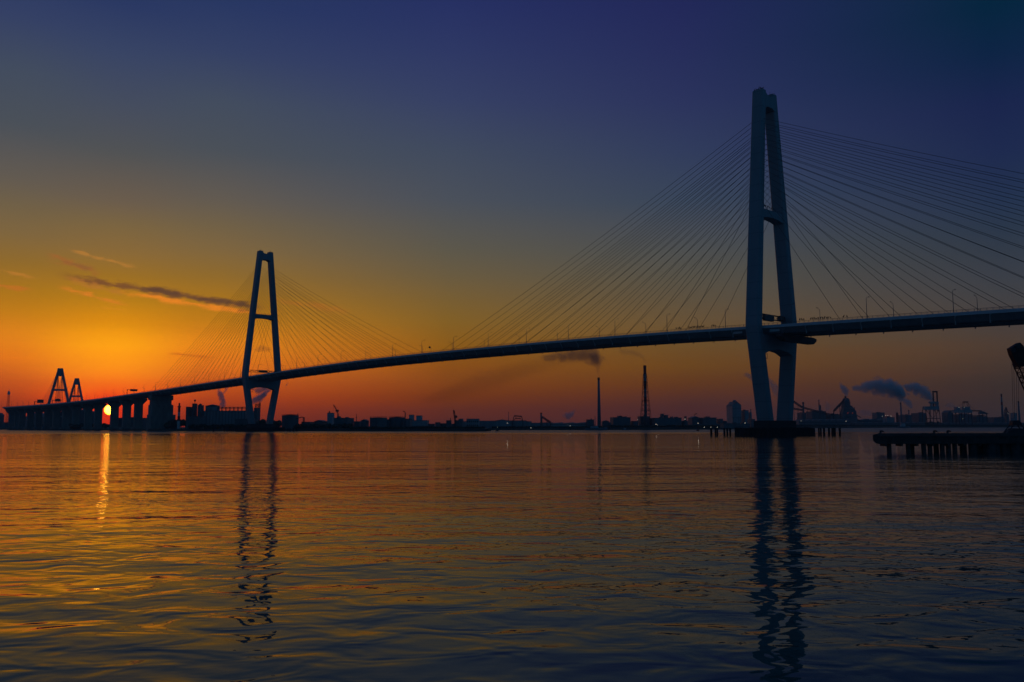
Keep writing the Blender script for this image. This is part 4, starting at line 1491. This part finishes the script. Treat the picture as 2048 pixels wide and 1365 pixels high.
block(1380, 1440, 848, FY - 60, 'low dark waterside shed behind the row of quay lamps, left', 'shed', 'warehouse', 'wall_b', 20, 'saw')
block(1440, 1500, 847, 1100, 'low dark waterside shed behind the row of quay lamps, right', 'shed', 'warehouse', 'wall_b', 20, 'flat', 2)
belt(985, 1220, 852.5, 1120, 'low dark scrub along the middle of the far shore', seed=8, dp=20)
belt(1220, 1450, 850, 1170, 'dark trees on the far shore below the braced chimney', seed=9, dp=20)

# --- steelworks on the right shore
SY = 1950


def steel(o, *paths, r=.6):
    q = MB()
    for pth in paths:
        q.tube(L(o, *pth), r, 5)
    return q


cg = empty('conveyor', (un(1610, 830, SY).x, SY, GZ), 0, 'long inclined conveyor gallery right of the near tower foot', 'conveyor')
q = MB()
for pa, pb in (((1582, 800), (1604, 815)), ((1604, 815), (1640, 825)), ((1640, 825), (1668, 831)), ((1606, 821), (1584, 817))):
    a_, b_ = L(cg, pa, pb)
    lattice(q, a_, b_, 1.5, 1.5, 9, .55)
q.build('gallery', MAT['dark'], cg)
q = MB()
for x, y in ((1587, 804), (1596, 810), (1604, 815), (1615, 819), (1627, 822), (1640, 825), (1652, 828)):
    a_, b_ = L(cg, (x, y), (x - 2.5, 852))
    c_, = L(cg, (x + 2.5, 852))
    q.tube([b_, a_, c_], .6, 4)
q.build('trestle', MAT['dark'], cg)
chimney(1606.3, 805, SY + 20, 3.4, 3.2, 'short thick stack on the steelworks nearest to the bridge tower', 'wall_b', group='stacks of the steelworks')
chimney(1637.7, 800, SY + 20, 2.0, 1.6, 'thin red-topped stack in the middle of the steelworks', 'stack', (.85,), group='stacks of the steelworks')
block(1637, 1642, 811, SY + 30, 'slim tower beside the thin red-topped stack', 'tower', 'process_tower', 'wall_b', 14, units=1)
block(1594, 1612, 826, SY + 40, 'dark steelworks hall under the inclined conveyor, left part', 'hall', 'steelworks_hall', 'wall_b', 40, 'flat', 3)
block(1612, 1652, 823, SY + 60, 'long dark steelworks hall between the two stacks', 'hall', 'steelworks_hall', 'wall_b', 40, 'flat', 6)
block(1650, 1690, 829, SY + 50, 'dark steelworks hall left of the blast furnace', 'hall', 'steelworks_hall', 'wall_b', 40, 'flat', 5)
block(1586, 1700, 839, SY - 60, 'very long low steelworks shed along the water left of the furnace', 'shed', 'steelworks_hall', 'wall_b', 40, 'saw')
bf = empty('blast_furnace', (un(1694, 830, SY).x, SY, GZ), 0, 'pointed blast furnace tower with a slanting skip bridge and steam above', 'furnace')
q = MB()
Z_ = lambda y: un(1694, y, SY).z - GZ
X_ = lambda x: un(x, 830, SY).x - bf.location.x
q.prism([(X_(1683), 0), (X_(1712), 0), (X_(1711), Z_(834)), (X_(1709), Z_(822)), (X_(1703), Z_(815)), (X_(1699), Z_(812)), (X_(1697), Z_(800)), (X_(1694.8), Z_(797)),
         (X_(1690), Z_(797)), (X_(1688), Z_(804)), (X_(1686), Z_(815)), (X_(1684), Z_(825))], lambda x, z: (x, -9, z), lambda x, z: (x, 9, z))
q.build('furnace_body', MAT['wall_b'], bf)
q = MB()
a_, b_, c_, d_ = L(bf, (1690, 799), (1678, 811), (1668, 822), (1667, 829))
lattice(q, a_, c_, 1.5, 1.5, 10, .7)
q.tube([c_, d_, (d_.x, 0, 0)], 1.3, 6)
a_, b_ = L(bf, (1679, 813), (1688, 809))
q.tube([a_, b_], .7, 5)
a_, = L(bf, (1679.5, 813))
q.tube([a_, (a_.x, 0, 0)], .8, 5)
q.build('skip_bridge', MAT['dark'], bf)
q = MB()
lattice(q, (X_(1692), 0, Z_(798)), (X_(1692.6), 0, Z_(792.5)), 1.6, 1.0, 3, .5)
for (xa, ya, xb, yb) in ((1698, 811, 1704, 814), (1704, 812, 1704, 830), (1709, 815, 1709, 822), (1697, 803, 1700, 812), (1710, 836, 1726, 846), (1711, 829, 1722, 836)):
    a_, b_ = L(bf, (xa, ya), (xb, yb))
    q.tube([a_, b_], .9, 5)
q.build('gas_pipe', MAT['dark'], bf)
q = MB()
for y in (806, 813, 820, 827, 834):
    w0, w1 = X_(1686 - (y - 813) * .05), X_(1700 + (y - 806) * .42)
    q.bbox(w0, w1, -10.5, 10.5, Z_(y) - .3, Z_(y) + .3)
q.build('walkway', MAT['dark'], bf)
block(1703, 1713, 824, SY + 60, 'narrow dark stove house against the right side of the blast furnace', 'building', 'steelworks_hall', 'wall_b', 20, 'flat', 3)
block(1712, 1770, 838, SY + 40, 'low dark shed between blast furnace and lit plant', 'shed', 'steelworks_hall', 'wall_b', 30, 'saw')
block(1744, 1769, 825.5, SY + 300, 'hazy dark hall left of the lit plant', 'hall', 'steelworks_hall', 'wall_b', 30, 'flat', 3)
block(1765, 1789, 835, SY, 'pale low plant building under four bright lamps', 'building', 'steelworks_hall', 'wall_a', 24, 'flat', 4)
rs = empty('red_silo', (un(1790.7, 840, SY).x, SY - 10, GZ), 0, 'stubby red silo right of the four bright lamps', 'silo')
MB().lathe(0, 0, [(-.5, 2.6), (Z_(828), 2.6), (Z_(825.5), 1.2)], 14).build('shell', MAT['red'], rs)
MB().lathe(0, 0, [(Z_(829), 2.75), (Z_(828.4), 2.75)], 14).build('rim', MAT['dark'], rs)
chimney(1801.3, 806, SY + 30, 3.6, 2.4, 'dark chimney under the largest steam cloud', 'stack', group='stacks of the steelworks')
chimney(1817.4, 821, SY + 30, 2.2, 2.0, 'short chimney just right of the chimney with the largest steam cloud', 'stack', group='stacks of the steelworks')
block(1795, 1823, 830.5, SY + 60, 'dark hall under the chimney with the largest steam cloud', 'hall', 'steelworks_hall', 'wall_b', 40, 'flat', 2)
block(1822, 1852, 826.5, SY + 70, 'dark hall left of the tall ship unloader', 'hall', 'steelworks_hall', 'wall_b', 40, 'flat', 4)
block(1700, 1850, 845, SY - 50, 'very long low dark shed along the water below the lit plant', 'shed', 'steelworks_hall', 'wall_b', 30, 'saw')
ul = empty('ship_unloader', (un(1862, 850, SY - 40).x, SY - 40, GZ), 0, 'tall ship unloader with a raised twin-legged red frame', 'crane')
q = MB()
X2 = lambda x: un(x, 830, SY - 40).x - ul.location.x
for xx, tp in ((1868.3, 784.5), (1876, 784.5)):
    lattice(q, (X2(xx), 0, Z_(824)), (X2(xx), 0, Z_(tp)), .9, .8, 10, .45)
q.bbox(X2(1867.4), X2(1877), -1.4, 1.4, Z_(787), Z_(784.2))
q.build('raised_boom', MAT['rust'], ul)
q = MB()
q.bbox(X2(1860), X2(1877), -4, 4, Z_(808.5), Z_(805))
q.bbox(X2(1847.5), X2(1877), -5, 5, Z_(821), Z_(814.5))
q.bbox(X2(1872.5), X2(1876.5), -4, 4, Z_(815), Z_(808))
q.bbox(X2(1862), X2(1865), -3, 3, Z_(815), Z_(808))
q.build('machine_house', MAT['wall_a'], ul)
q = MB()
for x0_, x1_ in ((1849, 1848), (1855, 1858), (1865, 1862), (1875, 1878)):
    for dy in (-8, 8):
        q.tube([(X2(x0_), dy, Z_(821)), (X2(x1_), dy, 0)], .8, 5)
q.tube([(X2(1849), -8, Z_(838)), (X2(1876), -8, Z_(838))], .7, 5)
q.tube([(X2(1849), -8, Z_(821)), (X2(1862), -8, Z_(838)), (X2(1876), -8, Z_(821))], .6, 5)
q.build('portal_leg', MAT['rust'], ul)
belt(1848, 1884, 843, SY - 20, 'dark low trees behind the legs of the tall ship unloader', seed=13, dp=30)
block(1883, 1906, 821, SY + 30, 'dark bulky hall right of the tall ship unloader', 'hall', 'steelworks_hall', 'wall_b', 40, 'gable')
ug = empty('grab_unloader', (un(1930, 840, SY - 30).x, SY - 30, GZ), 0, 'bulky crane bridge with an A-frame top and long right boom', 'crane')
X3 = lambda x: un(x, 830, SY - 30).x - ug.location.x
q = MB()
q.bbox(X3(1911), X3(1919.5), -5, 5, Z_(821), Z_(815.5))
q.bbox(X3(1926), X3(1939), -5, 5, Z_(822), Z_(815))
q.bbox(X3(1906), X3(1942), -6, 6, Z_(827), Z_(821))
q.build('machine_house', MAT['wall_a'], ug)
q = MB()
for dy in (-3, 3):
    q.tube([(X3(1926.5), dy, Z_(816)), (X3(1929), dy, Z_(806)), (X3(1935.5), dy, Z_(806)), (X3(1938.5), dy, Z_(816))], .6, 4)
q.bbox(X3(1928), X3(1936.4), -3.4, 3.4, Z_(806.5), Z_(804.5))
q.build('a_frame', MAT['rust'], ug)
q = MB()
a_, b_ = (X3(1938), 0, Z_(823)), (X3(1960), 0, Z_(823))
lattice(q, a_, b_, 1.0, .8, 10, .45)
q.tube([(X3(1936), 0, Z_(806)), (X3(1950), 0, Z_(822))], .25, 4)
q.tube([(X3(1928), 0, Z_(806)), (X3(1916), 0, Z_(816))], .2, 4)
q.build('boom', MAT['rust'], ug)
q = MB()
for xx in (1908, 1915, 1926, 1940):
    for dy in (-7, 7):
        q.tube([(X3(xx), dy, Z_(827)), (X3(xx), dy, 0)], .9, 5)
q.build('portal_leg', MAT['rust'], ug)
st = empty('stacker', (un(1965, 830, SY).x, SY - 5, GZ), 0, 'low stacker with a roof-shaped house at the end of a conveyor', 'stacker')
X4 = lambda x: un(x, 830, SY).x - st.location.x
q = MB()
q.prism([(X4(1955), Z_(829)), (X4(1974), Z_(829)), (X4(1965), Z_(824.5)), (X4(1960), Z_(823)), (X4(1958.5), Z_(821.5))], lambda x, z: (x, -4, z), lambda x, z: (x, 4, z))
q.build('house', MAT['wall_b'], st)
q = MB()
for xx in (1956, 1963, 1971):
    q.tube([(X4(xx), 0, Z_(828)), (X4(xx), 0, 0)], .9, 5)
q.tube([(X4(1935), 0, Z_(833)), (X4(1972), 0, Z_(831))], .9, 5)
q.build('frame', MAT['dark'], st)
block(1903, 1945, 829, SY + 40, 'dark hall behind the bulky crane bridge', 'hall', 'steelworks_hall', 'wall_b', 30, 'flat', 4)
block(1940, 1975, 833, SY + 40, 'dark hall under the low stacker', 'hall', 'steelworks_hall', 'wall_b', 30, 'flat', 3)
block(1974, 2014, 835, SY + 80, 'long low dark hall left of the slender striped chimney', 'hall', 'steelworks_hall', 'wall_b', 30, 'flat', 2)
block(1848, 2060, 846, SY - 30, 'long low dark wharf shed below the cranes on the right', 'shed', 'steelworks_hall', 'wall_b', 30, 'saw')
chimney(2002.5, 788.5, SY + 50, 5.2, 2.4, 'slender tapering striped chimney near the right edge', 'stack', (.94, .7), group='stacks of the steelworks')
tp = block(2008, 2018, 825, SY + 20, 'dark pointed process tower right of the striped chimney', 'tower', 'process_tower', 'wall_b', 16)
q = MB()
zz = Z_(825)
lattice(q, (-1, 0, zz - .2), (-.6, 0, Z_(815)), 3.0, .6, 5, .5)
q.bbox(-8, 4, -4, 4, zz - 8, zz - 7)
q.build('spire', MAT['dark'], tp)
chimney(2036.7, 803, SY + 40, 5.0, 2.2, 'slender chimney seen between the crane ropes at the right edge', 'stack', group='stacks of the steelworks')
block(2020, 2034, 826.5, SY + 60, 'grey hall behind the crane ropes at the right edge', 'hall', 'steelworks_hall', 'wall_a', 24, 'flat', 1)
belt(1500, 1700, 849, 1720, 'low dark scrub along the steelworks quay', seed=14, dp=40)
belt(1700, 2100, 850, 1850, 'low dark scrub along the right-hand quay', seed=15, dp=40)

# ---------------------------------------------------------------- lights on the shore
def shore_lamp(px, y, Y, label, group, r_=.75, mat='lampw', pole=True):
    p = un(px, y, Y)
    g = empty('quay_lamp', (p.x, p.y, GZ), 0, label, 'lamp', group)
    MB().blob((0, -.4, p.z - GZ), r_, 1).build('lamp_head', MAT[mat], g)
    if pole:
        MB().tube([(0, .6, -.5), (0, .6, p.z - GZ + .4)], .25, 4).build('pole', MAT['dark'], g)


for i, x in enumerate((1408.7, 1421.6, 1434.6, 1447.4, 1460.2, 1473.0)):
    shore_lamp(x, 854.6, 1110 + i * 8, '%s white lamp from the left in the even row low by the water' % ordn[i], 'row of quay lamps', .30)
for x, y, Y, lab in ((1396, 847, 1100, 'white lamp above the red buoy left of the even row'), (1275, 839.5, 1180, 'faint lamp on the roof left of the braced chimney'),
                     (1312, 849, 1120, 'yellow lamp low right of the braced chimney, left of a close pair'), (1315, 850.5, 1120, 'faint lamp low right of the braced chimney, right of a close pair'),
                     (1370, 838.7, 1200, 'bright strip-like lamp on a low link roof'), (1014.5, 846.7, 1190, 'lamp on the hall below the thin chimney'),
                     (995, 855, 1100, 'faint lamp near the two small boats'), (1061.7, 856, 1100, 'white lamp at the waterline right of the crane frame'),
                     (1134.5, 850, 1190, 'faint lamp left of the pair under the white steam puff'), (1140.3, 852, 1190, 'lamp under the white steam puff left of the tall plain chimney'),
                     (1602.3, 842.3, 1860, 'white lamp in front of the steelworks just right of the near tower'), (1641, 843, 1860, 'faint lamp below the thin red-topped stack'),
                     (1692, 843, 1860, 'bright white lamp at the foot of the blast furnace'), (1764.5, 833, 1900, 'leftmost of the four bright plant lamps'),
                     (1771.2, 831.2, 1900, 'second of the four bright plant lamps from the left'), (1775.2, 831.2, 1900, 'third of the four bright plant lamps from the left'),
                     (1781.6, 832.8, 1900, 'rightmost of the four bright plant lamps'), (1850, 851.3, 1880, 'white lamp at the foot of the tall ship unloader'),
                     (1887, 851, 1880, 'white lamp at the waterside right of the tall ship unloader'), (1917.6, 815, 1900, 'lamp on top of the left machine house of the crane bridge'),
                     (1928, 815, 1900, 'lamp under the A-frame of the crane bridge'), (1925.5, 838, 1900, 'yellow lamp under the middle of the crane bridge'),
                     (2015, 827.3, 1900, 'lamp on the pointed process tower'), (1490, 846.5, 1400, 'upper lamp of the pair left of the near tower foot'),
                     (1485.5, 848.7, 1400, 'lower lamp of the pair left of the near tower foot')):
    faint = 'faint' in lab
    sc = Y / 1900
    shore_lamp(x, y, Y, lab, 'lamps of the works', (.24 if faint else .40) * (.45 + .55 * sc), pole=True)
for x, y, lab in ((1695.5, 826.5, 'small red lamp on the left side of the blast furnace'), (1705, 826.5, 'small red lamp on the right side of the blast furnace')):
    shore_lamp(x, y, SY - 14, lab, 'red lamps of the blast furnace', .6, 'lampr', False)

# ---------------------------------------------------------------- boats and buoy
def boat(px, y, Y, ln, label, mat='dark', cabin='dark', name='fishing_boat', rz=0.0, ch=2.2, mast=3.0):
    p = un(px, y, Y)
    g = empty(name, (p.x, Y, 0), rz, label, 'boat')
    q = MB()
    hb_ = ln * .16
    st_ = []
    for u, wf, k0, sh in ((-.5, .75, .1, .55), (-.25, 1, -.3, .5), (.1, 1, -.35, .55), (.35, .6, -.2, .75), (.5, .04, .15, 1.0)):
        x = u * ln
        hh = ln * .10 * (1 + sh) * .75
        st_.append([(x, -hb_ * wf, hh), (x, -hb_ * wf * .75, 0), (x, 0, k0 * ln * .06 - .2), (x, hb_ * wf * .75, 0), (x, hb_ * wf, hh)])
    q.loft(st_)
    q.build('hull', MAT[mat], g)
    z0 = ln * .11
    MB().prism([(-ln * .28, z0), (ln * .10, z0), (ln * .06, z0 + ch), (-ln * .24, z0 + ch)], lambda x, z: (x, -hb_ * .6, z), lambda x, z: (x, hb_ * .6, z)).build('cabin', MAT[cabin], g)
    q = MB()
    q.tube([(-ln * .1, 0, z0 + ch), (-ln * .1, 0, z0 + ch + mast)], .12, 4)
    q.tube([(ln * .3, 0, z0), (ln * .34, 0, z0 + 1.5)], .1, 4)
    q.build('mast', MAT['dark'], g)
    return g


boat(975, 863, 880, 7.5, 'small black boat off the end of the dark quay, left of two', ch=1.2, mast=1.2)
boat(995, 863, 880, 4.6, 'tiny black boat out on the water, right of two', ch=.9, mast=1.3, rz=.5)
boat(1193, 859, 1010, 26, 'long pale boat lying below the tall plain chimney', 'stack', 'wall_c', 'harbour_boat', ch=2.0, mast=3)
boat(1251, 859.5, 1010, 8, 'small pale boat between the two tall chimneys', 'stack', 'wall_c', 'harbour_boat', ch=1.6, mast=2.6)
boat(1808, 856, 1640, 24, 'pale ship with a light cabin below the chimney with the steam cloud', 'stack', 'wall_c', 'harbour_boat', ch=6.0, mast=5)
bu = empty('buoy', (un(1395.5, 862, 860).x, 860, 0), 0, 'red channel buoy floating left of the free piles', 'buoy')
MB().lathe(0, 0, [(-.5, 1.2), (.5, 1.5), (.8, 1.5), (.9, .7)], 14).build('float', MAT['red'], bu)
q = MB()
lattice(q, (0, 0, .8), (0, 0, 3.2), .5, .2, 3, .08)
q.blob((0, 0, 3.5), .4, 2)
q.build('top_frame', MAT['red'], bu)


# ---------------------------------------------------------------- smoke and steam
def plume(name, label, Y, pts, dens, col, soft=1.0, noise=1.6, nscale=None, axis='X', aniso=.1, ydepth=1.0):
    """pts: (px,py,radius px) along the plume; local X (or Z) runs along it"""
    P_ = [(un(x, y, Y), r_ / FPX * Y) for x, y, r_ in pts]
    o0 = P_[0][0]
    if axis == 'X':
        P_.sort(key=lambda q: q[0].x)
        tv = [q[0].x for q in P_]
        cv_ = [q[0].z for q in P_]
    else:
        P_.sort(key=lambda q: q[0].z)
        tv = [q[0].z for q in P_]
        cv_ = [q[0].x for q in P_]
    rr = [q[1] for q in P_]
    t0, t1 = tv[0] - rr[0] * .8, tv[-1] + rr[-1] * .8
    c0, c1 = min(cv_) - 1, max(cv_) + 1
    rm = max(rr) * 1.05

    def interp(t_, arr):
        for i in range(len(tv) - 1):
            if t_ <= tv[i + 1]:
                u = max(0, min(1, (t_ - tv[i]) / max(1e-6, tv[i + 1] - tv[i])))
                return arr[i] + (arr[i + 1] - arr[i]) * u
        return arr[-1]
    m = bpy.data.materials.new(name + '_volume')
    m.use_nodes = True
    T = m.node_tree
    T.nodes.clear()
    tcx = N(T, 'ShaderNodeTexCoord')
    sp_ = N(T, 'ShaderNodeSeparateXYZ')
    T.links.new(tcx.outputs['Object'], sp_.inputs[0])
    tn = MR(T, sp_.outputs[0 if axis == 'X' else 2], t0, t1)

    def curve(arr, lo, hi):
        n_ = N(T, 'ShaderNodeFloatCurve')
        T.links.new(tn, n_.inputs[1])
        c = n_.mapping.curves[0]
        K = 14
        c.points[0].location = (0, (interp(t0, arr) - lo) / (hi - lo))
        c.points[1].location = (1, (interp(t1, arr) - lo) / (hi - lo))
        for k in range(1, K):
            tt = t0 + (t1 - t0) * k / K
            c.points.new(k / K, (interp(tt, arr) - lo) / (hi - lo))
        n_.mapping.update()
        return MR(T, n_.outputs[0], 0, 1, lo, hi)
    ctr = curve(cv_, c0, c1)
    rad = curve(rr, 0, rm)
    dz = M(T, 'DIVIDE', M(T, 'SUBTRACT', sp_.outputs[2 if axis == 'X' else 0], ctr), rad)
    dy = M(T, 'DIVIDE', sp_.outputs[1], M(T, 'MULTIPLY', rad, ydepth))
    d2 = M(T, 'ADD', M(T, 'MULTIPLY', dz, dz), M(T, 'MULTIPLY', dy, dy))
    fall = M(T, 'SUBTRACT', 1.0, M(T, 'SQRT', d2))
    e0 = MR(T, sp_.outputs[0 if axis == 'X' else 2], t0, tv[0] + rr[0] * .5, -1.0, 0.0)
    e1 = MR(T, sp_.outputs[0 if axis == 'X' else 2], tv[-1] - rr[-1] * .5, t1, 0.0, -1.0)
    ns = N(T, 'ShaderNodeTexNoise')
    ns.inputs['Scale'].default_value = nscale or 1.3 / (sum(rr) / len(rr))
    ns.inputs['Detail'].default_value = 4
    ns.inputs['Roughness'].default_value = .6
    T.links.new(tcx.outputs['Object'], ns.inputs[0])
    dn = M(T, 'ADD', M(T, 'MULTIPLY', fall, soft * 1.6), M(T, 'MULTIPLY', M(T, 'SUBTRACT', ns.outputs[0], .55), noise * 2.2))
    dn = M(T, 'ADD', M(T, 'ADD', dn, e0), e1)
    dn = M(T, 'MULTIPLY', MR(T, dn, 0.0, .9 if noise > 1 else 1.5, smooth=True), MR(T, fall, 0.0, .3 if noise > 1 else .9, smooth=True))
    pv = N(T, 'ShaderNodeVolumePrincipled')
    pv.inputs['Color'].default_value = col + (1,)
    pv.inputs['Anisotropy'].default_value = aniso
    T.links.new(M(T, 'MULTIPLY', dn, dens * 3.0), pv.inputs['Density'])
    out = N(T, 'ShaderNodeOutputMaterial')
    T.links.new(pv.outputs[0], out.inputs['Volume'])
    rings = []
    K = 22
    for k in range(K + 1):
        tt = t0 + (t1 - t0) * k / K
        r_ = interp(tt, rr) * 1.04
        c = interp(tt, cv_)
        if axis == 'X':
            rings.append([(tt, r_ * ydepth * math.cos(2 * math.pi * j / 14), c + r_ * math.sin(2 * math.pi * j / 14)) for j in range(14)])
        else:
            rings.append([(c + r_ * math.cos(2 * math.pi * j / 14), r_ * ydepth * math.sin(2 * math.pi * j / 14), tt) for j in range(14)])
    o = MB().loft(rings).build(name, m)
    o.location = (0, Y, 0)
    tag(o, label, 'smoke', 'smoke and steam over the works', 'stuff')
    return o


STEAM = (.90, .95, .98)
SMOKE = (.38, .32, .40)
plume('steam_plume', 'blue-grey steam column rising left of the distant tower', 1300, [(446, 815, 8), (445, 800, 9), (441, 790, 9), (438, 781, 7)], .08, STEAM, axis='Z', noise=1.3)
plume('steam_plume', 'thin upper wisp of steam left of the distant tower', 1320, [(447, 788, 3), (452, 780, 5), (455, 774, 5)], .06, STEAM, axis='Z', noise=2)
plume('steam_plume', 'grey steam cloud between the legs of the distant tower', 1300, [(504, 803, 9), (512, 799, 11), (522, 795, 13), (531, 786, 12), (538, 781, 7)], .08, STEAM, noise=1.5)
plume('steam_plume', 'upper part of the steam between the legs of the distant tower', 1330, [(506, 779, 6), (516, 781, 10), (524, 779, 11), (533, 776, 7)], .06, STEAM, noise=1.7)
plume('steam_plume', 'tiny grey puff just right of the distant tower', 1300, [(571, 773, 2.6), (574, 769, 4), (576, 766, 2.4)], .07, STEAM, noise=2)
plume('smoke_plume', 'faint dark smear of smoke seen between the upper legs of the distant tower', 1600, [(512, 700, 7), (524, 697, 10), (540, 700, 7)], .012, SMOKE, noise=1.2)
plume('smoke_plume', 'dark head of smoke above the tall plain chimney', FY - 60, [(1085, 716, 9), (1110, 714, 14), (1140, 712, 18), (1165, 711, 21), (1185, 713, 25), (1196, 716, 24), (1201, 719, 17)], .018, SMOKE, noise=1.5, nscale=.12, ydepth=1.2)
plume('smoke_plume', 'ragged root of smoke just above the mouth of the tall plain chimney', FY - 60, [(1197, 757, 2.5), (1197, 748, 4), (1196, 739, 8), (1193, 728, 13), (1190, 716, 17)], .014, SMOKE, axis='Z', noise=1.6)
plume('smoke_plume', 'long brown smoke trail drifting left under the bridge deck', FY - 30, [(850, 800, 20), (900, 786, 30), (950, 768, 40), (1000, 754, 42), (1060, 736, 34), (1120, 722, 24), (1150, 716, 18)], .0030, (.30, .16, .18), soft=1.3, noise=.7, ydepth=1.0)
plume('smoke_plume', 'faint smoke drifting left from the braced chimney', FY, [(1240, 703, 8), (1265, 706, 9), (1282, 711, 8), (1293, 724, 6)], .010, SMOKE, noise=1.6)
plume('steam_plume', 'small white puff of steam left of the tall plain chimney', FY + 30, [(1129, 831, 7), (1137, 833, 11), (1144, 829, 9), (1150, 823, 5)], .05, STEAM, noise=2)
plume('steam_plume', 'wispy steam left of the near tower leg', 1500, [(1487, 750, 4), (1497, 752, 9), (1506, 757, 10), (1516, 760, 7)], .03, STEAM, noise=2.4)
plume('steam_plume', 'wispy steam between the lower legs of the near tower', 1500, [(1536, 756, 5), (1542, 764, 10), (1549, 776, 12), (1553, 790, 9)], .025, STEAM, axis='Z', noise=1.8)
plume('steam_plume', 'steam puff above the blast furnace', SY, [(1693, 794, 3.5), (1692, 785, 10), (1688, 777, 11), (1682, 769, 6)], .045, STEAM, axis='Z', noise=1.8)
plume('steam_plume', 'faint steam left of the blast furnace', SY + 80, [(1655, 822, 7), (1656, 813, 7.5), (1654, 806, 5)], .012, STEAM, axis='Z', noise=1.2)
plume('steam_plume', 'largest steam cloud bending left above its chimney', SY + 30, [(1706, 777, 6), (1722, 776, 12), (1742, 774, 18), (1762, 775, 22), (1782, 776, 25), (1797, 784, 24), (1808, 790, 14)], .045, STEAM, noise=1.95)
plume('steam_plume', 'lower column of the largest steam cloud at the chimney mouth', SY + 30, [(1801, 806, 4), (1801, 800, 8), (1799, 790, 14), (1797, 782, 15)], .045, STEAM, axis='Z', noise=1.7)
plume('steam_plume', 'small detached cap of steam above the largest cloud', SY + 60, [(1745, 757, 3), (1754, 755, 6), (1764, 757, 3)], .02, STEAM, noise=2)
plume('steam_plume', 'steam leaning left from the short chimney', SY + 60, [(1806, 799, 8), (1813, 803, 11), (1821, 810, 11), (1825, 814, 6)], .035, STEAM, noise=1.8)
plume('steam_plume', 'second big steam cloud left of the tall ship unloader', SY + 100, [(1808, 774, 8), (1824, 776, 15), (1840, 780, 18), (1854, 787, 18), (1862, 796, 12)], .045, STEAM, noise=2.0)
plume('steam_plume', 'foot of the second big steam cloud beside the ship unloader', SY + 100, [(1863, 806, 5), (1862, 800, 8), (1859, 791, 12)], .045, STEAM, axis='Z', noise=1.7)
plume('steam_plume', 'faint steam above the halls right of the tall ship unloader', SY + 120, [(1892, 812, 6), (1900, 811, 8), (1910, 814, 7)], .012, STEAM, noise=1.6)
plume('steam_plume', 'faint low steam right of the blast furnace', SY + 120, [(1718, 826, 8), (1728, 826, 10), (1745, 828, 8)], .010, STEAM, noise=1.4)

# ---------------------------------------------------------------- air
hm_ = bpy.data.materials.new('haze_air')
hm_.use_nodes = True
T = hm_.node_tree
T.nodes.clear()
pv = N(T, 'ShaderNodeVolumePrincipled')
pv.inputs['Color'].default_value = (0.80, 0.86, 0.94, 1)
pv.inputs['Density'].default_value = 0.00009
pv.inputs['Anisotropy'].default_value = 0.0
T.links.new(pv.outputs[0], N(T, 'ShaderNodeOutputMaterial').inputs['Volume'])
hz_ = MB().bbox(-3500, 3500, -450, 3500, -3.5, 215).build('haze', hm_)
tag(hz_, kind='stuff')
